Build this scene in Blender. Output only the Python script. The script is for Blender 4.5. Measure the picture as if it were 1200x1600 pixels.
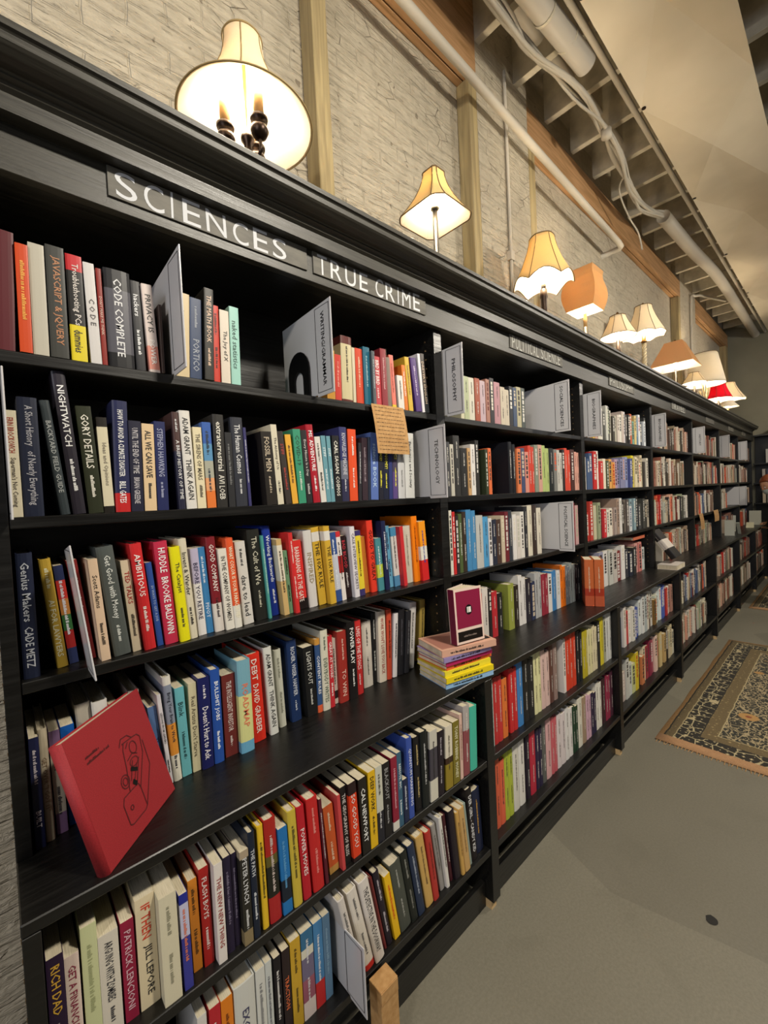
import bpy, bmesh, math, random
from mathutils import Vector, Matrix

# ---------------------------------------------------------------- camera, light, exposure
for _o in list(bpy.data.objects):
    bpy.data.objects.remove(_o)
SC = bpy.context.scene
COL = SC.collection
EYE = 1.43                                   # camera height above the floor, metres
YAW, PIT, ROL, FPX = 0.7391123, -0.0291865, -0.0483760, 666.744

def cam_axes():
    f = Vector((math.sin(YAW)*math.cos(PIT), math.cos(YAW)*math.cos(PIT), math.sin(PIT)))
    r = Vector((math.cos(YAW), -math.sin(YAW), 0)); u = r.cross(f)
    return (math.cos(ROL)*r + math.sin(ROL)*u, -math.sin(ROL)*r + math.cos(ROL)*u, f)
_r, _u, _f = cam_axes()
cam = bpy.data.cameras.new('camera'); co = bpy.data.objects.new('camera', cam); COL.objects.link(co)
m = Matrix((( _r.x, _u.x, -_f.x, 0), (_r.y, _u.y, -_f.y, 0), (_r.z, _u.z, -_f.z, EYE), (0, 0, 0, 1)))
co.matrix_world = m
cam.sensor_fit = 'VERTICAL'; cam.sensor_height = 36.0; cam.lens = FPX*36.0/1600.0; cam.clip_start = .02
SC.camera = co
SC.view_settings.view_transform = 'Standard'; SC.view_settings.look = 'None'
SC.view_settings.gamma = 1.0; SC.view_settings.use_curve_mapping = False
SC.view_settings.exposure = 0.28

W = bpy.data.worlds.new('world'); SC.world = W; W.use_nodes = True
W.node_tree.nodes['Background'].inputs[0].default_value = (.62, .60, .55, 1)
W.node_tree.nodes['Background'].inputs[1].default_value = .10

def area(name, loc, size, power, col, aim):
    l = bpy.data.lights.new(name, 'AREA'); l.energy = power; l.color = col; l.shape = 'RECTANGLE'
    l.size, l.size_y = size
    o = bpy.data.objects.new(name, l); COL.objects.link(o); o.location = loc
    o.rotation_euler = (Vector(aim)-Vector(loc)).to_track_quat('-Z', 'Y').to_euler()
    return o
# ceiling lights of the shop, over the aisle on the camera's side
area('aisle_ceiling_light', (1.0, -.62, 3.0), (.2, .16), 46, (1, .92, .78), (.7, 1.0, .9))
area('aisle_ceiling_light', (3.4, -.70, 3.0), (.2, .16), 44, (1, .92, .78), (3.4, 1.0, .9))
area('aisle_ceiling_light', (6.4, -.75, 3.0), (.2, .16), 30, (1, .91, .78), (6.4, 1.0, .9))
area('aisle_ceiling_light', (-1.9, -.55, 3.0), (.2, .16), 24, (1, .92, .80), (-.4, 1.2, 1.0))
# daylight from the shop window far behind the camera, and from the far aisle
area('shop_window_daylight', (-3.4, -.9, 2.1), (1.6, 1.5), 40, (.84, .88, 1), (1.2, 1.0, 1.5))
area('daylight_far_aisle', (9.3, -3.4, 2.6), (2.0, 1.2), 34, (.62, .74, 1), (7.6, 0, 2.8))

# ---------------------------------------------------------------- helpers
def lin(h):
    if isinstance(h, (tuple, list)): return tuple(h[:3])
    h = h.lstrip('#')
    o = []
    for i in (0, 2, 4):
        c = int(h[i:i+2], 16)/255.0
        o.append(c/12.92 if c <= .04045 else ((c+.055)/1.055)**2.4)
    return tuple(o)

def mat(name, col, rough=.5, metal=0.0, spec=.5, emit=None, es=0, trans=0, coat=0):
    M_ = bpy.data.materials.new(name); M_.use_nodes = True
    b = M_.node_tree.nodes['Principled BSDF']
    c = lin(col)
    b.inputs['Base Color'].default_value = (*c, 1); b.inputs['Roughness'].default_value = rough
    b.inputs['Metallic'].default_value = metal; b.inputs['Specular IOR Level'].default_value = spec
    if coat: b.inputs['Coat Weight'].default_value = coat
    if emit: b.inputs['Emission Color'].default_value = (*lin(emit), 1); b.inputs['Emission Strength'].default_value = es
    if trans: b.inputs['Transmission Weight'].default_value = trans
    return M_

class N:
    """tiny node-tree helper"""
    def __init__(s, M_): s.t = M_.node_tree; s.b = s.t.nodes['Principled BSDF']
    def n(s, typ, **kw):
        x = s.t.nodes.new(typ)
        for k, v in kw.items():
            if hasattr(x, k) and k not in ('inputs',): setattr(x, k, v)
        return x
    def l(s, a, b): s.t.links.new(a, b)
    def pos(s, scale=(1, 1, 1), rot=(0, 0, 0), obj=False):
        tc = s.n('ShaderNodeTexCoord'); mp = s.n('ShaderNodeMapping')
        g = s.n('ShaderNodeNewGeometry')
        s.l(tc.outputs['Object'] if obj else g.outputs['Position'], mp.inputs['Vector'])
        mp.inputs['Scale'].default_value = scale; mp.inputs['Rotation'].default_value = rot
        return mp.outputs[0]
    def noise(s, v, sc, det=4, rough=.5, dist=0):
        x = s.n('ShaderNodeTexNoise'); x.inputs['Scale'].default_value = sc; x.inputs['Detail'].default_value = det
        x.inputs['Roughness'].default_value = rough; x.inputs['Distortion'].default_value = dist
        s.l(v, x.inputs['Vector']); return x.outputs['Fac']
    def ramp(s, f, stops, interp='LINEAR'):
        x = s.n('ShaderNodeValToRGB'); x.color_ramp.interpolation = interp
        e = x.color_ramp.elements
        while len(e) < len(stops): e.new(.5)
        for i, (p_, c) in enumerate(stops):
            e[i].position = p_; c = lin(c) if not isinstance(c, float) else (c, c, c); e[i].color = (*c, 1)
        s.l(f, x.inputs[0]); return x.outputs[0]
    def mix(s, f, a, b, mode='MIX'):
        x = s.n('ShaderNodeMix'); x.data_type = 'RGBA'; x.blend_type = mode
        if isinstance(f, (int, float)): x.inputs[0].default_value = f
        else: s.l(f, x.inputs[0])
        for i, q in ((6, a), (7, b)):
            if isinstance(q, (tuple, str)): x.inputs[i].default_value = (*lin(q), 1)
            else: s.l(q, x.inputs[i])
        return x.outputs[2]
    def math(s, op, a, b=None):
        x = s.n('ShaderNodeMath'); x.operation = op
        for i, q in ((0, a), (1, b)):
            if q is None: continue
            if isinstance(q, (int, float)): x.inputs[i].default_value = q
            else: s.l(q, x.inputs[i])
        return x.outputs[0]
    def bump(s, h, st, d=.01):
        x = s.n('ShaderNodeBump'); x.inputs['Strength'].default_value = st; x.inputs['Distance'].default_value = d
        s.l(h, x.inputs['Height']); s.l(x.outputs[0], s.b.inputs['Normal']); return x
    def base(s, c): s.l(c, s.b.inputs['Base Color'])

# --- materials
M = {}
# book cloth and paper: colour comes from the mesh, with a little grain
def vcol_mat(name, rough, bump=0):
    M_ = mat(name, 'ffffff', rough); k = N(M_)
    a = k.n('ShaderNodeVertexColor'); a.layer_name = 'Col'
    nz = k.noise(k.pos(), 900, 2)
    hs = k.n('ShaderNodeHueSaturation'); hs.inputs['Saturation'].default_value = 1.0; hs.inputs['Value'].default_value = .93; k.l(a.outputs[0], hs.inputs['Color'])
    c = k.mix(.10, hs.outputs[0], nz, 'MULTIPLY'); k.base(c)
    if bump: k.bump(nz, bump, .0005)
    return M_
M['cover'] = vcol_mat('book_cover', .42)
M['cover'].node_tree.nodes['Principled BSDF'].inputs['Specular IOR Level'].default_value = .3
M['print'] = vcol_mat('printed_lettering', .5)
pg = mat('page_block', 'cfc4a8', .85); k = N(pg)
v = k.pos((1, 1, 1)); st = k.noise(k.pos((1800, 30, 30), obj=True), 1, 2)
k.base(k.ramp(st, [(.3, 'b4a88c'), (.7, 'ddd2b8')])); M['pages'] = pg
bk = mat('black_paint', '0c0b0a', .34, spec=.5); k = N(bk)
g = k.noise(k.pos((3, 60, 60)), 2.2, 5)
k.base(k.ramp(g, [(.3, '0b0a09'), (.75, '151412')])); k.bump(g, .25, .002)
k.l(k.ramp(g, [(.3, .30), (.8, .46)]), k.b.inputs['Roughness']); M['black'] = bk
bf = mat('brushed_black_paint', '1b1916', .34, spec=.6); k = N(bf)
g = k.noise(k.pos((1.6, 40, 70)), 3, 6, .65)
k.base(k.ramp(g, [(.3, '1d1b17'), (.8, '403d33')])); k.bump(g, .35, .002)
k.l(k.ramp(g, [(.25, .34), (.8, .55)]), k.b.inputs['Roughness']); M['frieze'] = bf
br = mat('painted_brick', 'c9bfae', .72); k = N(br)
mp = k.pos((1, 1, 1)); sx = k.n('ShaderNodeSeparateXYZ'); k.l(mp, sx.inputs[0]); cx = k.n('ShaderNodeCombineXYZ')
k.l(k.math('ADD', sx.outputs[0], sx.outputs[1]), cx.inputs[0]); k.l(sx.outputs[2], cx.inputs[1])
dn = k.n('ShaderNodeTexNoise'); dn.inputs['Scale'].default_value = 9; k.l(mp, dn.inputs['Vector'])
ad = k.n('ShaderNodeVectorMath'); ad.operation = 'MULTIPLY_ADD'; k.l(dn.outputs['Color'], ad.inputs[0]); ad.inputs[1].default_value = (.02, .02, .02); k.l(cx.outputs[0], ad.inputs[2])
bt = k.n('ShaderNodeTexBrick'); bt.inputs['Scale'].default_value = 1.0; bt.inputs['Brick Width'].default_value = .215; bt.inputs['Row Height'].default_value = .072
bt.inputs['Mortar Size'].default_value = .004; bt.inputs['Mortar Smooth'].default_value = .7; bt.inputs['Color1'].default_value = (1, 1, 1, 1); bt.inputs['Color2'].default_value = (.85, .85, .85, 1); bt.inputs['Mortar'].default_value = (0, 0, 0, 1)
k.l(ad.outputs[0], bt.inputs['Vector'])
n1 = k.noise(k.pos((1, 1, 1)), 26, 6, .6); n2 = k.noise(k.pos((5, 5, 24), rot=(0, .5, 0)), 2.2, 5, .62, 1.0); n3 = k.ramp(k.noise(k.pos((4, 4, 30), rot=(0, .42, 0)), 3.1, 3, .5, .8), [(.60, 0.0), (.68, 1.0)])
vo = k.n('ShaderNodeTexVoronoi'); vo.feature = 'DISTANCE_TO_EDGE'; vo.inputs['Scale'].default_value = 7; k.l(k.pos((1, 1, 1.8)), vo.inputs['Vector'])
crack = k.math('MULTIPLY', k.ramp(vo.outputs[0], [(0.0, 1.0), (.012, 0.0)]), k.ramp(k.noise(mp, 5, 2), [(.56, 0.0), (.62, 1.0)]))
pit = k.ramp(k.noise(mp, 24, 2, .4), [(.735, 0.0), (.76, 1.0)])
c = k.mix(.35, 'b9ae99', k.ramp(n1, [(.3, 'a79b86'), (.7, 'd7ccb6')]))
c = k.mix(k.math('MULTIPLY', k.math('MAXIMUM', crack, pit), .6), c, '5a4a38'); k.base(c)
hgt = k.math('ADD', k.math('MULTIPLY', bt.outputs['Color'], .38), k.math('ADD', k.math('ADD', k.math('MULTIPLY', n2, 1.2), k.math('MULTIPLY', n3, .45)), k.math('MULTIPLY', n1, .5)))
hgt = k.math('SUBTRACT', hgt, k.math('MULTIPLY', crack, .8)); k.bump(hgt, .9, .012); M['brick'] = br
def wood(name, a, b, c_, ax):
    w_ = mat(name, a, .6); k = N(w_)
    sc = [26, 26, 26]; sc[ax] = 1.3
    g = k.noise(k.pos(tuple(sc)), 1.6, 6, .6, 1.2); g2 = k.noise(k.pos(tuple(q*.35 for q in sc)), 2, 3, .5, 2.5)
    c = k.mix(.5, k.ramp(g, [(.3, b), (.65, a)]), k.ramp(g2, [(.35, c_), (.6, a)])); k.base(c); k.bump(g, .3, .003)
    return w_
M['beam'] = wood('pine_beam', 'c2966a', '9c7448', '84602f', 0)
M['beam_post'] = wood('pine_post', 'b3a074', '95835a', '77664a', 2)
cr = mat('joist_paint', 'a8a090', .8); k = N(cr); g = k.noise(k.pos((4, 4, 4)), 3, 5)
k.base(k.ramp(g, [(.3, 'b0a894'), (.7, 'd0c7b2')])); k.bump(k.noise(k.pos(), 40, 3), .3, .003); M['joist'] = cr
M['pipe'] = mat('pipe_paint', 'b9b1a2', .5)
M['cable'] = mat('cable_jacket', 'aba496', .6)
cv = mat('canvas_cloth', 'b3a78e', .85); k = N(cv); g = k.noise(k.pos(), 3, 3); k.base(k.ramp(g, [(.3, 'cbbfa6'), (.7, 'd8ccb4')])); k.bump(k.noise(k.pos(), 300, 2), .1, .001); M['canvas'] = cv
fl = mat('painted_concrete', '8a8676', .5); k = N(fl); mp = k.pos()
g = k.noise(mp, 1.3, 5, .6); g2 = k.noise(mp, 120, 3, .7); g3 = k.noise(mp, 4, 4, .55, .4)
c = k.mix(.6, k.ramp(g, [(.3, '6f6b5d'), (.7, '7f7a6b')]), k.ramp(g2, [(.3, '6c685a'), (.7, '827d6e')]))
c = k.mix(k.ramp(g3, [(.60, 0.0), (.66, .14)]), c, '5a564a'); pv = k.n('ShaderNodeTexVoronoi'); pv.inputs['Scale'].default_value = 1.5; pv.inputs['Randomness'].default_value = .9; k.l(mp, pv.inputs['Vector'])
c = k.mix(k.ramp(pv.outputs['Color'], [(.62, 0.0), (.64, .30)]), c, '565248')  # angular darker patches: shadows on the floor, painted into its colour
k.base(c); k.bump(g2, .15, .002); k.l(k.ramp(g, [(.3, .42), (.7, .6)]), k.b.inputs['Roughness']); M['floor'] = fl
ew = mat('end_wall_paint', '8b8878', .7); k = N(ew); k.base(k.ramp(k.noise(k.pos(), 2, 3), [(.3, '85826f'), (.7, '95917e')])); M['endwall'] = ew
M['white_acrylic'] = mat('white_acrylic', 'c6c4c4', .22)
M['sign_line'] = mat('black_print', '101012', .4)
M['metal_black'] = mat('black_enamel', '0c0c0c', .35)
ch = mat('chalkboard', '34322d', .6); k = N(ch); g = k.noise(k.pos((5, 5, 20)), 4, 4); k.base(k.ramp(g, [(.3, '4c4942'), (.7, '625e54')])); M['chalkboard'] = ch
M['chalk'] = mat('chalk_paint', 'c9cacc', .8)
M['chalk_faint'] = mat('faint_chalk', 'b0afa8', .8)
kr = mat('kraft_paper', 'b58a55', .8); k = N(kr); k.base(k.ramp(k.noise(k.pos(), 80, 4), [(.3, 'a87d4a'), (.7, 'bd9460')])); M['kraft'] = kr
M['ink'] = mat('brown_ink', '5c4426', .7)
M['brass'] = mat('aged_brass', '7a5a34', .28, 1.0)
M['bronze'] = mat('dark_bronze', '2c2018', .35, .8)
M['silver'] = mat('worn_silver', '8a8478', .3, .9)
M['candle'] = mat('candle_sleeve', 'b89058', .6)
M['cream_base'] = mat('cream_ceramic', 'b8a888', .4)
M['bulb'] = mat('bulb_glass', 'fff0d0', .3, emit='ffe2b0', es=14)
M['wood_block'] = mat('raw_wood_shim', 'c8a878', .7)
M['red_cloth'] = None

def shade_mat(name, col, tr=.55, trim=False):
    M_ = bpy.data.materials.new(name); M_.use_nodes = True; t = M_.node_tree; t.nodes.clear()
    o = t.nodes.new('ShaderNodeOutputMaterial'); d = t.nodes.new('ShaderNodeBsdfDiffuse'); q = t.nodes.new('ShaderNodeBsdfTranslucent'); mx = t.nodes.new('ShaderNodeMixShader')
    nz = t.nodes.new('ShaderNodeTexNoise'); nz.inputs['Scale'].default_value = 60; rp = t.nodes.new('ShaderNodeValToRGB')
    c = lin(col); rp.color_ramp.elements[0].color = (*[x*.9 for x in c], 1); rp.color_ramp.elements[1].color = (*c, 1)
    t.links.new(nz.outputs['Fac'], rp.inputs[0])
    t.links.new(rp.outputs[0], d.inputs[0]); t.links.new(rp.outputs[0], q.inputs[0])
    mx.inputs[0].default_value = tr; t.links.new(d.outputs[0], mx.inputs[1]); t.links.new(q.outputs[0], mx.inputs[2]); t.links.new(mx.outputs[0], o.inputs[0])
    return M_
M['shade_cream'] = shade_mat('cream_shade_cloth', 'f2e6cc', .35)
M['shade_gold'] = shade_mat('gold_shade_cloth', 'f0d8a0', .40)
M['shade_tan'] = shade_mat('tan_parchment', 'd0a070', .28)
M['shade_amber'] = shade_mat('amber_parchment', 'd4ac78', .30)
M['shade_red'] = shade_mat('red_shade_cloth', 'e03048', .45)
M['shade_white'] = shade_mat('ivory_shade_cloth', 'efe8d8', .30)
M['lining'] = shade_mat('white_lining', 'f4efe4', .45)
M['trim_light'] = mat('pale_shade_trim', '9c8454', .7)
M['trim'] = mat('shade_trim', '6e5634', .7)
M['skin'] = mat('skin', 'b98a6c', .5)
M['hair'] = mat('auburn_hair', '6e3414', .45)
M['mask'] = mat('face_mask', 'a8b0ac', .7)
M['coat'] = mat('black_cloth', '0a0a0b', .8)
M['jeans'] = mat('blue_denim', '39454c', .8)
M['pale_door'] = mat('pale_panel', 'a8a78c', .6)

# --- mesh building
def obj(name, bm, m_, parent=None, smooth=False):
    me = bpy.data.meshes.new(name); bm.normal_update(); bm.to_mesh(me); bm.free()
    if m_ is not None: me.materials.append(M[m_] if isinstance(m_, str) else m_)
    if smooth:
        for p_ in me.polygons: p_.use_smooth = True
    o = bpy.data.objects.new(name, me); COL.objects.link(o)
    if parent is not None: o.parent = parent
    return o
def box(bm, x0, x1, y0, y1, z0, z1, bev=0):
    vs = [bm.verts.new((x, y, z)) for x in (x0, x1) for y in (y0, y1) for z in (z0, z1)]
    fs = [bm.faces.new([vs[i] for i in q]) for q in ((0, 1, 3, 2), (4, 6, 7, 5), (0, 4, 5, 1), (2, 3, 7, 6), (0, 2, 6, 4), (1, 5, 7, 3))]
    if bev:
        es = {e for f in fs for e in f.edges}
        bmesh.ops.bevel(bm, geom=list(es), offset=bev, segments=1, affect='EDGES')
    return bm
def B(*a, **k_):
    bm = bmesh.new(); box(bm, *a, **k_); return bm
def lathe(bm, prof, n=24, c=(0, 0, 0), cap=True):
    rings = []
    for r, z in prof:
        rings.append([bm.verts.new((c[0]+r*math.cos(2*math.pi*i/n), c[1]+r*math.sin(2*math.pi*i/n), c[2]+z)) for i in range(n)])
    for a, b in zip(rings, rings[1:]):
        for i in range(n): bm.faces.new((a[i], a[(i+1) % n], b[(i+1) % n], b[i]))
    if cap:
        bm.faces.new(list(reversed(rings[0]))); bm.faces.new(rings[-1])
    return bm
def tube(bm, pts, r, n=10):
    pts = [Vector(p_) for p_ in pts]; rings = []
    for i, p_ in enumerate(pts):
        d = (pts[min(i+1, len(pts)-1)]-pts[max(i-1, 0)]).normalized()
        a = d.cross(Vector((0, 0, 1))) if abs(d.z) < .95 else d.cross(Vector((1, 0, 0)))
        a.normalize(); b = d.cross(a); rr = r[i] if isinstance(r, (list, tuple)) else r
        rings.append([bm.verts.new(p_+rr*(math.cos(2*math.pi*j/n)*a+math.sin(2*math.pi*j/n)*b)) for j in range(n)])
    for a, b in zip(rings, rings[1:]):
        for j in range(n): bm.faces.new((a[j], a[(j+1) % n], b[(j+1) % n], b[j]))
    bm.faces.new(rings[0]); bm.faces.new(list(reversed(rings[-1]))); return bm
def smooth_path(pts, n=6):
    P_ = [Vector(p_) for p_ in pts]; out = []
    for i in range(len(P_)-1):
        a, b, c, d = P_[max(i-1, 0)], P_[i], P_[i+1], P_[min(i+2, len(P_)-1)]
        for j in range(n):
            t = j/n
            out.append(.5*((2*b)+(-a+c)*t+(2*a-5*b+4*c-d)*t*t+(-a+3*b-3*c+d)*t**3))
    out.append(P_[-1]); return out
def prism_x(bm, prof, x0, x1):
    """profile in (y, z), extruded along x"""
    a = [bm.verts.new((x0, y, z)) for y, z in prof]; b = [bm.verts.new((x1, y, z)) for y, z in prof]; n = len(prof)
    for i in range(n): bm.faces.new((a[i], b[i], b[(i+1) % n], a[(i+1) % n]))
    bm.faces.new(list(reversed(a))); bm.faces.new(b); bmesh.ops.recalc_face_normals(bm, faces=bm.faces[:]); return bm
def thing(name, label, cat, loc=(0, 0, 0), group=None, rot=(0, 0, 0)):
    o = bpy.data.objects.new(name, None); COL.objects.link(o); o.location = loc; o.rotation_euler = rot
    o.empty_display_size = .02
    o['label'] = label; o['category'] = cat
    if group: o['group'] = group
    return o
def tag(o, label, cat, group=None, kind=None):
    if label: o['label'] = label
    if cat: o['category'] = cat
    if group: o['group'] = group
    if kind: o['kind'] = kind
    return o
def struct(o): o['kind'] = 'structure'; return o
def paint(me, cols):
    """cols: one linear rgb per polygon"""
    ca = me.color_attributes.new('Col', 'FLOAT_COLOR', 'CORNER')
    for p_ in me.polygons:
        c = cols[p_.index] if not callable(cols) else cols(p_)
        for li in p_.loop_indices: ca.data[li].color = (*c, 1)

# --- lettering made once per string
_tc = {}
def text_verts(s, res=1):
    if len(s) == 1: res = 5
    if s in _tc: return _tc[s]
    cu = bpy.data.curves.new('t', 'FONT'); cu.body = s; cu.size = 1.0; cu.resolution_u = res; cu.offset = .012 if len(s) > 1 else .0
    to = bpy.data.objects.new('t', cu)
    me = bpy.data.meshes.new_from_object(to)
    vs = [v_.co.copy() for v_ in me.vertices]; fs = [tuple(p_.vertices) for p_ in me.polygons]
    x0 = min(v_.x for v_ in vs); x1 = max(v_.x for v_ in vs); y0 = min(v_.y for v_ in vs); y1 = max(v_.y for v_ in vs)
    vs = [((v_.x-x0)/(x1-x0), (v_.y-y0)/(y1-y0)) for v_ in vs]
    _tc[s] = (vs, fs, (x1-x0)/(y1-y0))
    bpy.data.objects.remove(to); bpy.data.curves.remove(cu); bpy.data.meshes.remove(me)
    return _tc[s]
def put_text(bm, s, org, ux, uy, L, H):
    """lay string s from org along ux (length L) and uy (height H)"""
    vs, fs, asp = text_verts(s)
    q = [bm.verts.new(org+ux*(x*L)+uy*(y*H)) for x, y in vs]
    out = []
    for f in fs:
        try: out.append(bm.faces.new([q[i] for i in f]))
        except ValueError: pass
    return out
def put_marks(bm, rnd, org, ux, uy, L, H):
    """small illegible print: a run of short strokes"""
    x = 0; out = []
    while x < L:
        w = rnd.uniform(.2, .5)*H; x2 = min(L, x+w)
        hh = H*rnd.choice((.7, .7, 1.0))
        q = [bm.verts.new(org+ux*a+uy*b) for a, b in ((x, 0), (x2, 0), (x2, hh), (x, hh))]
        out.append(bm.faces.new(q)); x = x2+H*rnd.choice((.13, .13, .13, .13, .45))
    return out

# ================================================================ the room (all heights above the floor)
Z = lambda z: z+EYE
WALL, FRONT = 1.36, 1.28                     # recessed brick, face of posts / brick piers
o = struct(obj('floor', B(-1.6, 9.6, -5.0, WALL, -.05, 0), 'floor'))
bm = bmesh.new(); box(bm, -1.6, 9.6, WALL, WALL+.1, 0, Z(2.62))
struct(obj('wall_back', bm, 'brick'))
for x0, x1 in ((1.952, 2.47), (5.845, 6.54)):
    struct(obj('wall_pier', B(x0, x1, FRONT, WALL, 0, Z(2.62)), 'brick'))
struct(obj('wall_end', B(8.72, 8.8, -5.0, WALL, 0, Z(2.9)), 'endwall'))
struct(obj('ceiling', B(-1.6, 9.6, -5.0, WALL+.1, Z(2.62), Z(2.68)), 'joist'))
# posts and header beams against the brick
G = 'timber posts standing against the brick wall'
for x0, x1, lb in ((.935, 1.0, 'pine stud post in the middle of the brick wall, nearest the three-candle lamp'),
                   (1.886, 1.952, 'knotty pine post behind the square-shaded gold lamp'),
                   (2.47, 2.55, 'narrow pine post just left of the scalloped lamp finial'),
                   (5.77, 5.845, 'pine post behind the tan square lampshade at the far pier'),
                   (8.45, 8.59, 'farthest pine post, against the grey end wall')):
    top = Z(2.115)
    bm = B(x0, x1, FRONT, WALL-.001, 0, top, bev=.003)
    tag(obj('timber_post', bm, 'beam_post'), lb, 'post')
for x0, x1, zt, lb in ((-1.4, 1.952, 2.56, 'wide pine header beam above the nearest bay, top left'),
                   (2.47, 5.845, 2.30, 'long orange pine header beam behind the white sloping pipe'),
                   (6.54, 8.6, 2.30, 'farthest dim header beam beside the end wall')):
    t = thing('header_beam', lb, 'beam', (x0, FRONT, Z(2.118)))
    L = x1-x0
    obj('header_board', B(0, L, 0, .036, 0, zt-2.118, bev=.002), 'beam', t)
    obj('header_board', B(0, L, .042, .078, 0, zt-2.118, bev=.002), 'beam', t)
# joists
for i in range(-9, 19):
    x = 1.95+.372*i
    if x > 8.6: continue
    bm = B(x, x+.04, -4.5, FRONT if i > -1 else WALL, Z(2.33), Z(2.62), bev=.002)
    struct(obj('ceiling_joist', bm, 'joist'))
# short cross pipes between the first joists
for x, y in ((2.03, 1.12), (2.40, 1.12), (2.77, 1.10), (3.14, 1.10)):
    bm = bmesh.new(); tube(bm, [(x-.03, y, Z(2.46)), (x+.30, y, Z(2.46))], .035, 14)
    tag(obj('pipe_stub', bm, 'pipe', smooth=True), 'short painted pipe running between ceiling joists', 'pipe', 'short pipes between the ceiling joists')
# long white pipe with an elbow into the wall
bm = bmesh.new()
pts = [(-.9, 1.2, Z(2.10)), (1.334, 1.2, Z(2.012)), (3.70, 1.2, Z(1.909)), (3.765, 1.205, Z(1.906)), (3.785, 1.225, Z(1.905)), (3.79, 1.26, Z(1.905)), (3.79, WALL-.001, Z(1.905))]
tube(bm, pts, .021, 16); t = tag(obj('sprinkler_pipe', bm, 'pipe', smooth=True), 'long white pipe sloping past the beams, elbowed into the brick', 'pipe')
# vertical conduit on the brick pier
t = thing('wall_conduit', 'thin vertical conduit fixed on the brick pier', 'conduit', (2.21, FRONT-.012, 0))
bm = bmesh.new(); tube(bm, [(0, 0, Z(.7)), (0, 0, Z(2.33))], .009, 10); obj('tube', bm, 'pipe', t, True)
bm = bmesh.new(); box(bm, -.018, .018, -.012, .012, Z(1.30), Z(1.35)); obj('clamp', bm, 'pipe', t)
# second conduit, curved, at the far pier
bm = bmesh.new(); tube(bm, smooth_path([(6.25, FRONT-.015, Z(.8)), (6.25, FRONT-.015, Z(2.1)), (6.30, FRONT-.06, Z(2.24)), (6.7, 1.15, Z(2.30)), (7.0, 1.05, Z(2.31))], 6), .014, 10)
tag(obj('wall_conduit', bm, 'pipe', smooth=True), 'curving conduit climbing the far brick pier to the ceiling', 'conduit')
# duct and cable bundle under the joists
bm = bmesh.new()
pp = [(-.5, 1.0, 2.24), (1.2, .98, 2.24), (1.9, .95, 2.24), (2.42, .915, 2.23)]
tube(bm, [(x, y, Z(z)) for x, y, z in pp], .052, 18)
t = thing('insulated_pipe', 'fat painted insulated pipe under the near joists', 'pipe', (0, 0, 0))
obj('pipe_run', bm, 'pipe', t, True)
for x, y in ((1.55, .965), (2.02, .943), (2.22, .929)):
    bm = bmesh.new(); tube(bm, [(x, y, Z(2.237)), (x+.015, y, Z(2.237))], .055, 18); obj('coupling_band', bm, 'joist', t, True)
bm = bmesh.new(); tube(bm, smooth_path([(4.24, 1.03, Z(2.24)), (5.1, 1.0, Z(2.24)), (5.9, .95, Z(2.24)), (7.2, .95, Z(2.24)), (8.7, .96, Z(2.24))]), .05, 16)
tag(obj('insulated_pipe', bm, 'pipe', smooth=True), 'far length of fat painted pipe beyond the cable bundle', 'pipe')
t = thing('cable_bundle', 'drooping bundle of painted cables slung under the joists', 'cable', (0, 0, 0))
base = [(1.2, 1.085, 2.25), (1.84, 1.06, 2.23), (2.11, 1.05, 2.21), (2.49, 1.0, 2.2), (2.88, .995, 2.2), (3.19, 1.02, 2.19), (3.55, 1.06, 2.19), (3.87, 1.07, 2.19), (4.17, 1.035, 2.225)]
rnd = random.Random(5)
for j in range(6):
    q = [(x+rnd.uniform(-.02, .02), y+rnd.uniform(-.028, .028), Z(z)+rnd.uniform(-.022, .022)) for x, y, z in base]
    bm = bmesh.new(); tube(bm, smooth_path(q, 5), rnd.choice((.008, .011, .014)), 8); obj('cable', bm, 'cable', t, True)
bm = bmesh.new(); tube(bm, smooth_path([(3.4, 1.05, Z(2.2)), (3.5, 1.12, Z(2.17)), (3.75, 1.14, Z(2.10)), (3.9, 1.12, Z(2.02)), (3.95, 1.11, Z(1.9))]), .006, 8)
obj('loose_end', bm, 'cable', t, True)
bm = bmesh.new(); lathe(bm, [(.0, 0), (.03, .005), (.03, .05), (0, .055)], 12, (2.9, .99, Z(2.15)), False); obj('junction_knob', bm, 'pipe', t, True)
bm = bmesh.new(); tube(bm, [(x, .848, Z(2.245)) for x in (-1.0, 1.0, 2.0, 3.2, 5.3, 7.0, 8.7)], .016, 12)
tag(obj('thin_conduit', bm, 'pipe', smooth=True), 'thin straight conduit along the edge of the hung canvas', 'conduit')
# canvas sheet stretched below the joists: faceted, tied at its edges
t = thing('canvas_ceiling_sheet', 'large beige canvas sheet hung in folds below the joists', 'canvas sheet', (0, 0, 0))
bm = bmesh.new(); rnd = random.Random(3)
lx = [-1.2, .2, 1.3, 2.06, 2.91, 4.10, 5.33, 6.6, 8.65]
Lf = [bm.verts.new((x, .80, Z(2.20))) for x in lx]
mx = [-.8, .9, 2.34, 3.52, 4.71, 6.0, 7.6]; mzz = [-.03, .02, .035, -.035, .035, -.03, .03]
Md = [bm.verts.new((x, .57, Z(2.20)+z)) for x, z in zip(mx, mzz)]
rx = [-1.2, .5, 1.8, 3.1, 4.4, 5.9, 8.65]
Rt = [bm.verts.new((x, .325, Z(2.20))) for x in rx]
def strip(a, b):
    i = j = 0
    while i < len(a)-1 or j < len(b)-1:
        if j == len(b)-1 or (i < len(a)-1 and a[i+1].co.x <= b[j+1].co.x): bm.faces.new((a[i], a[i+1], b[j])); i += 1
        else: bm.faces.new((a[i], b[j+1], b[j])); j += 1
strip(Lf, Md); strip(Md, Rt)
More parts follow.
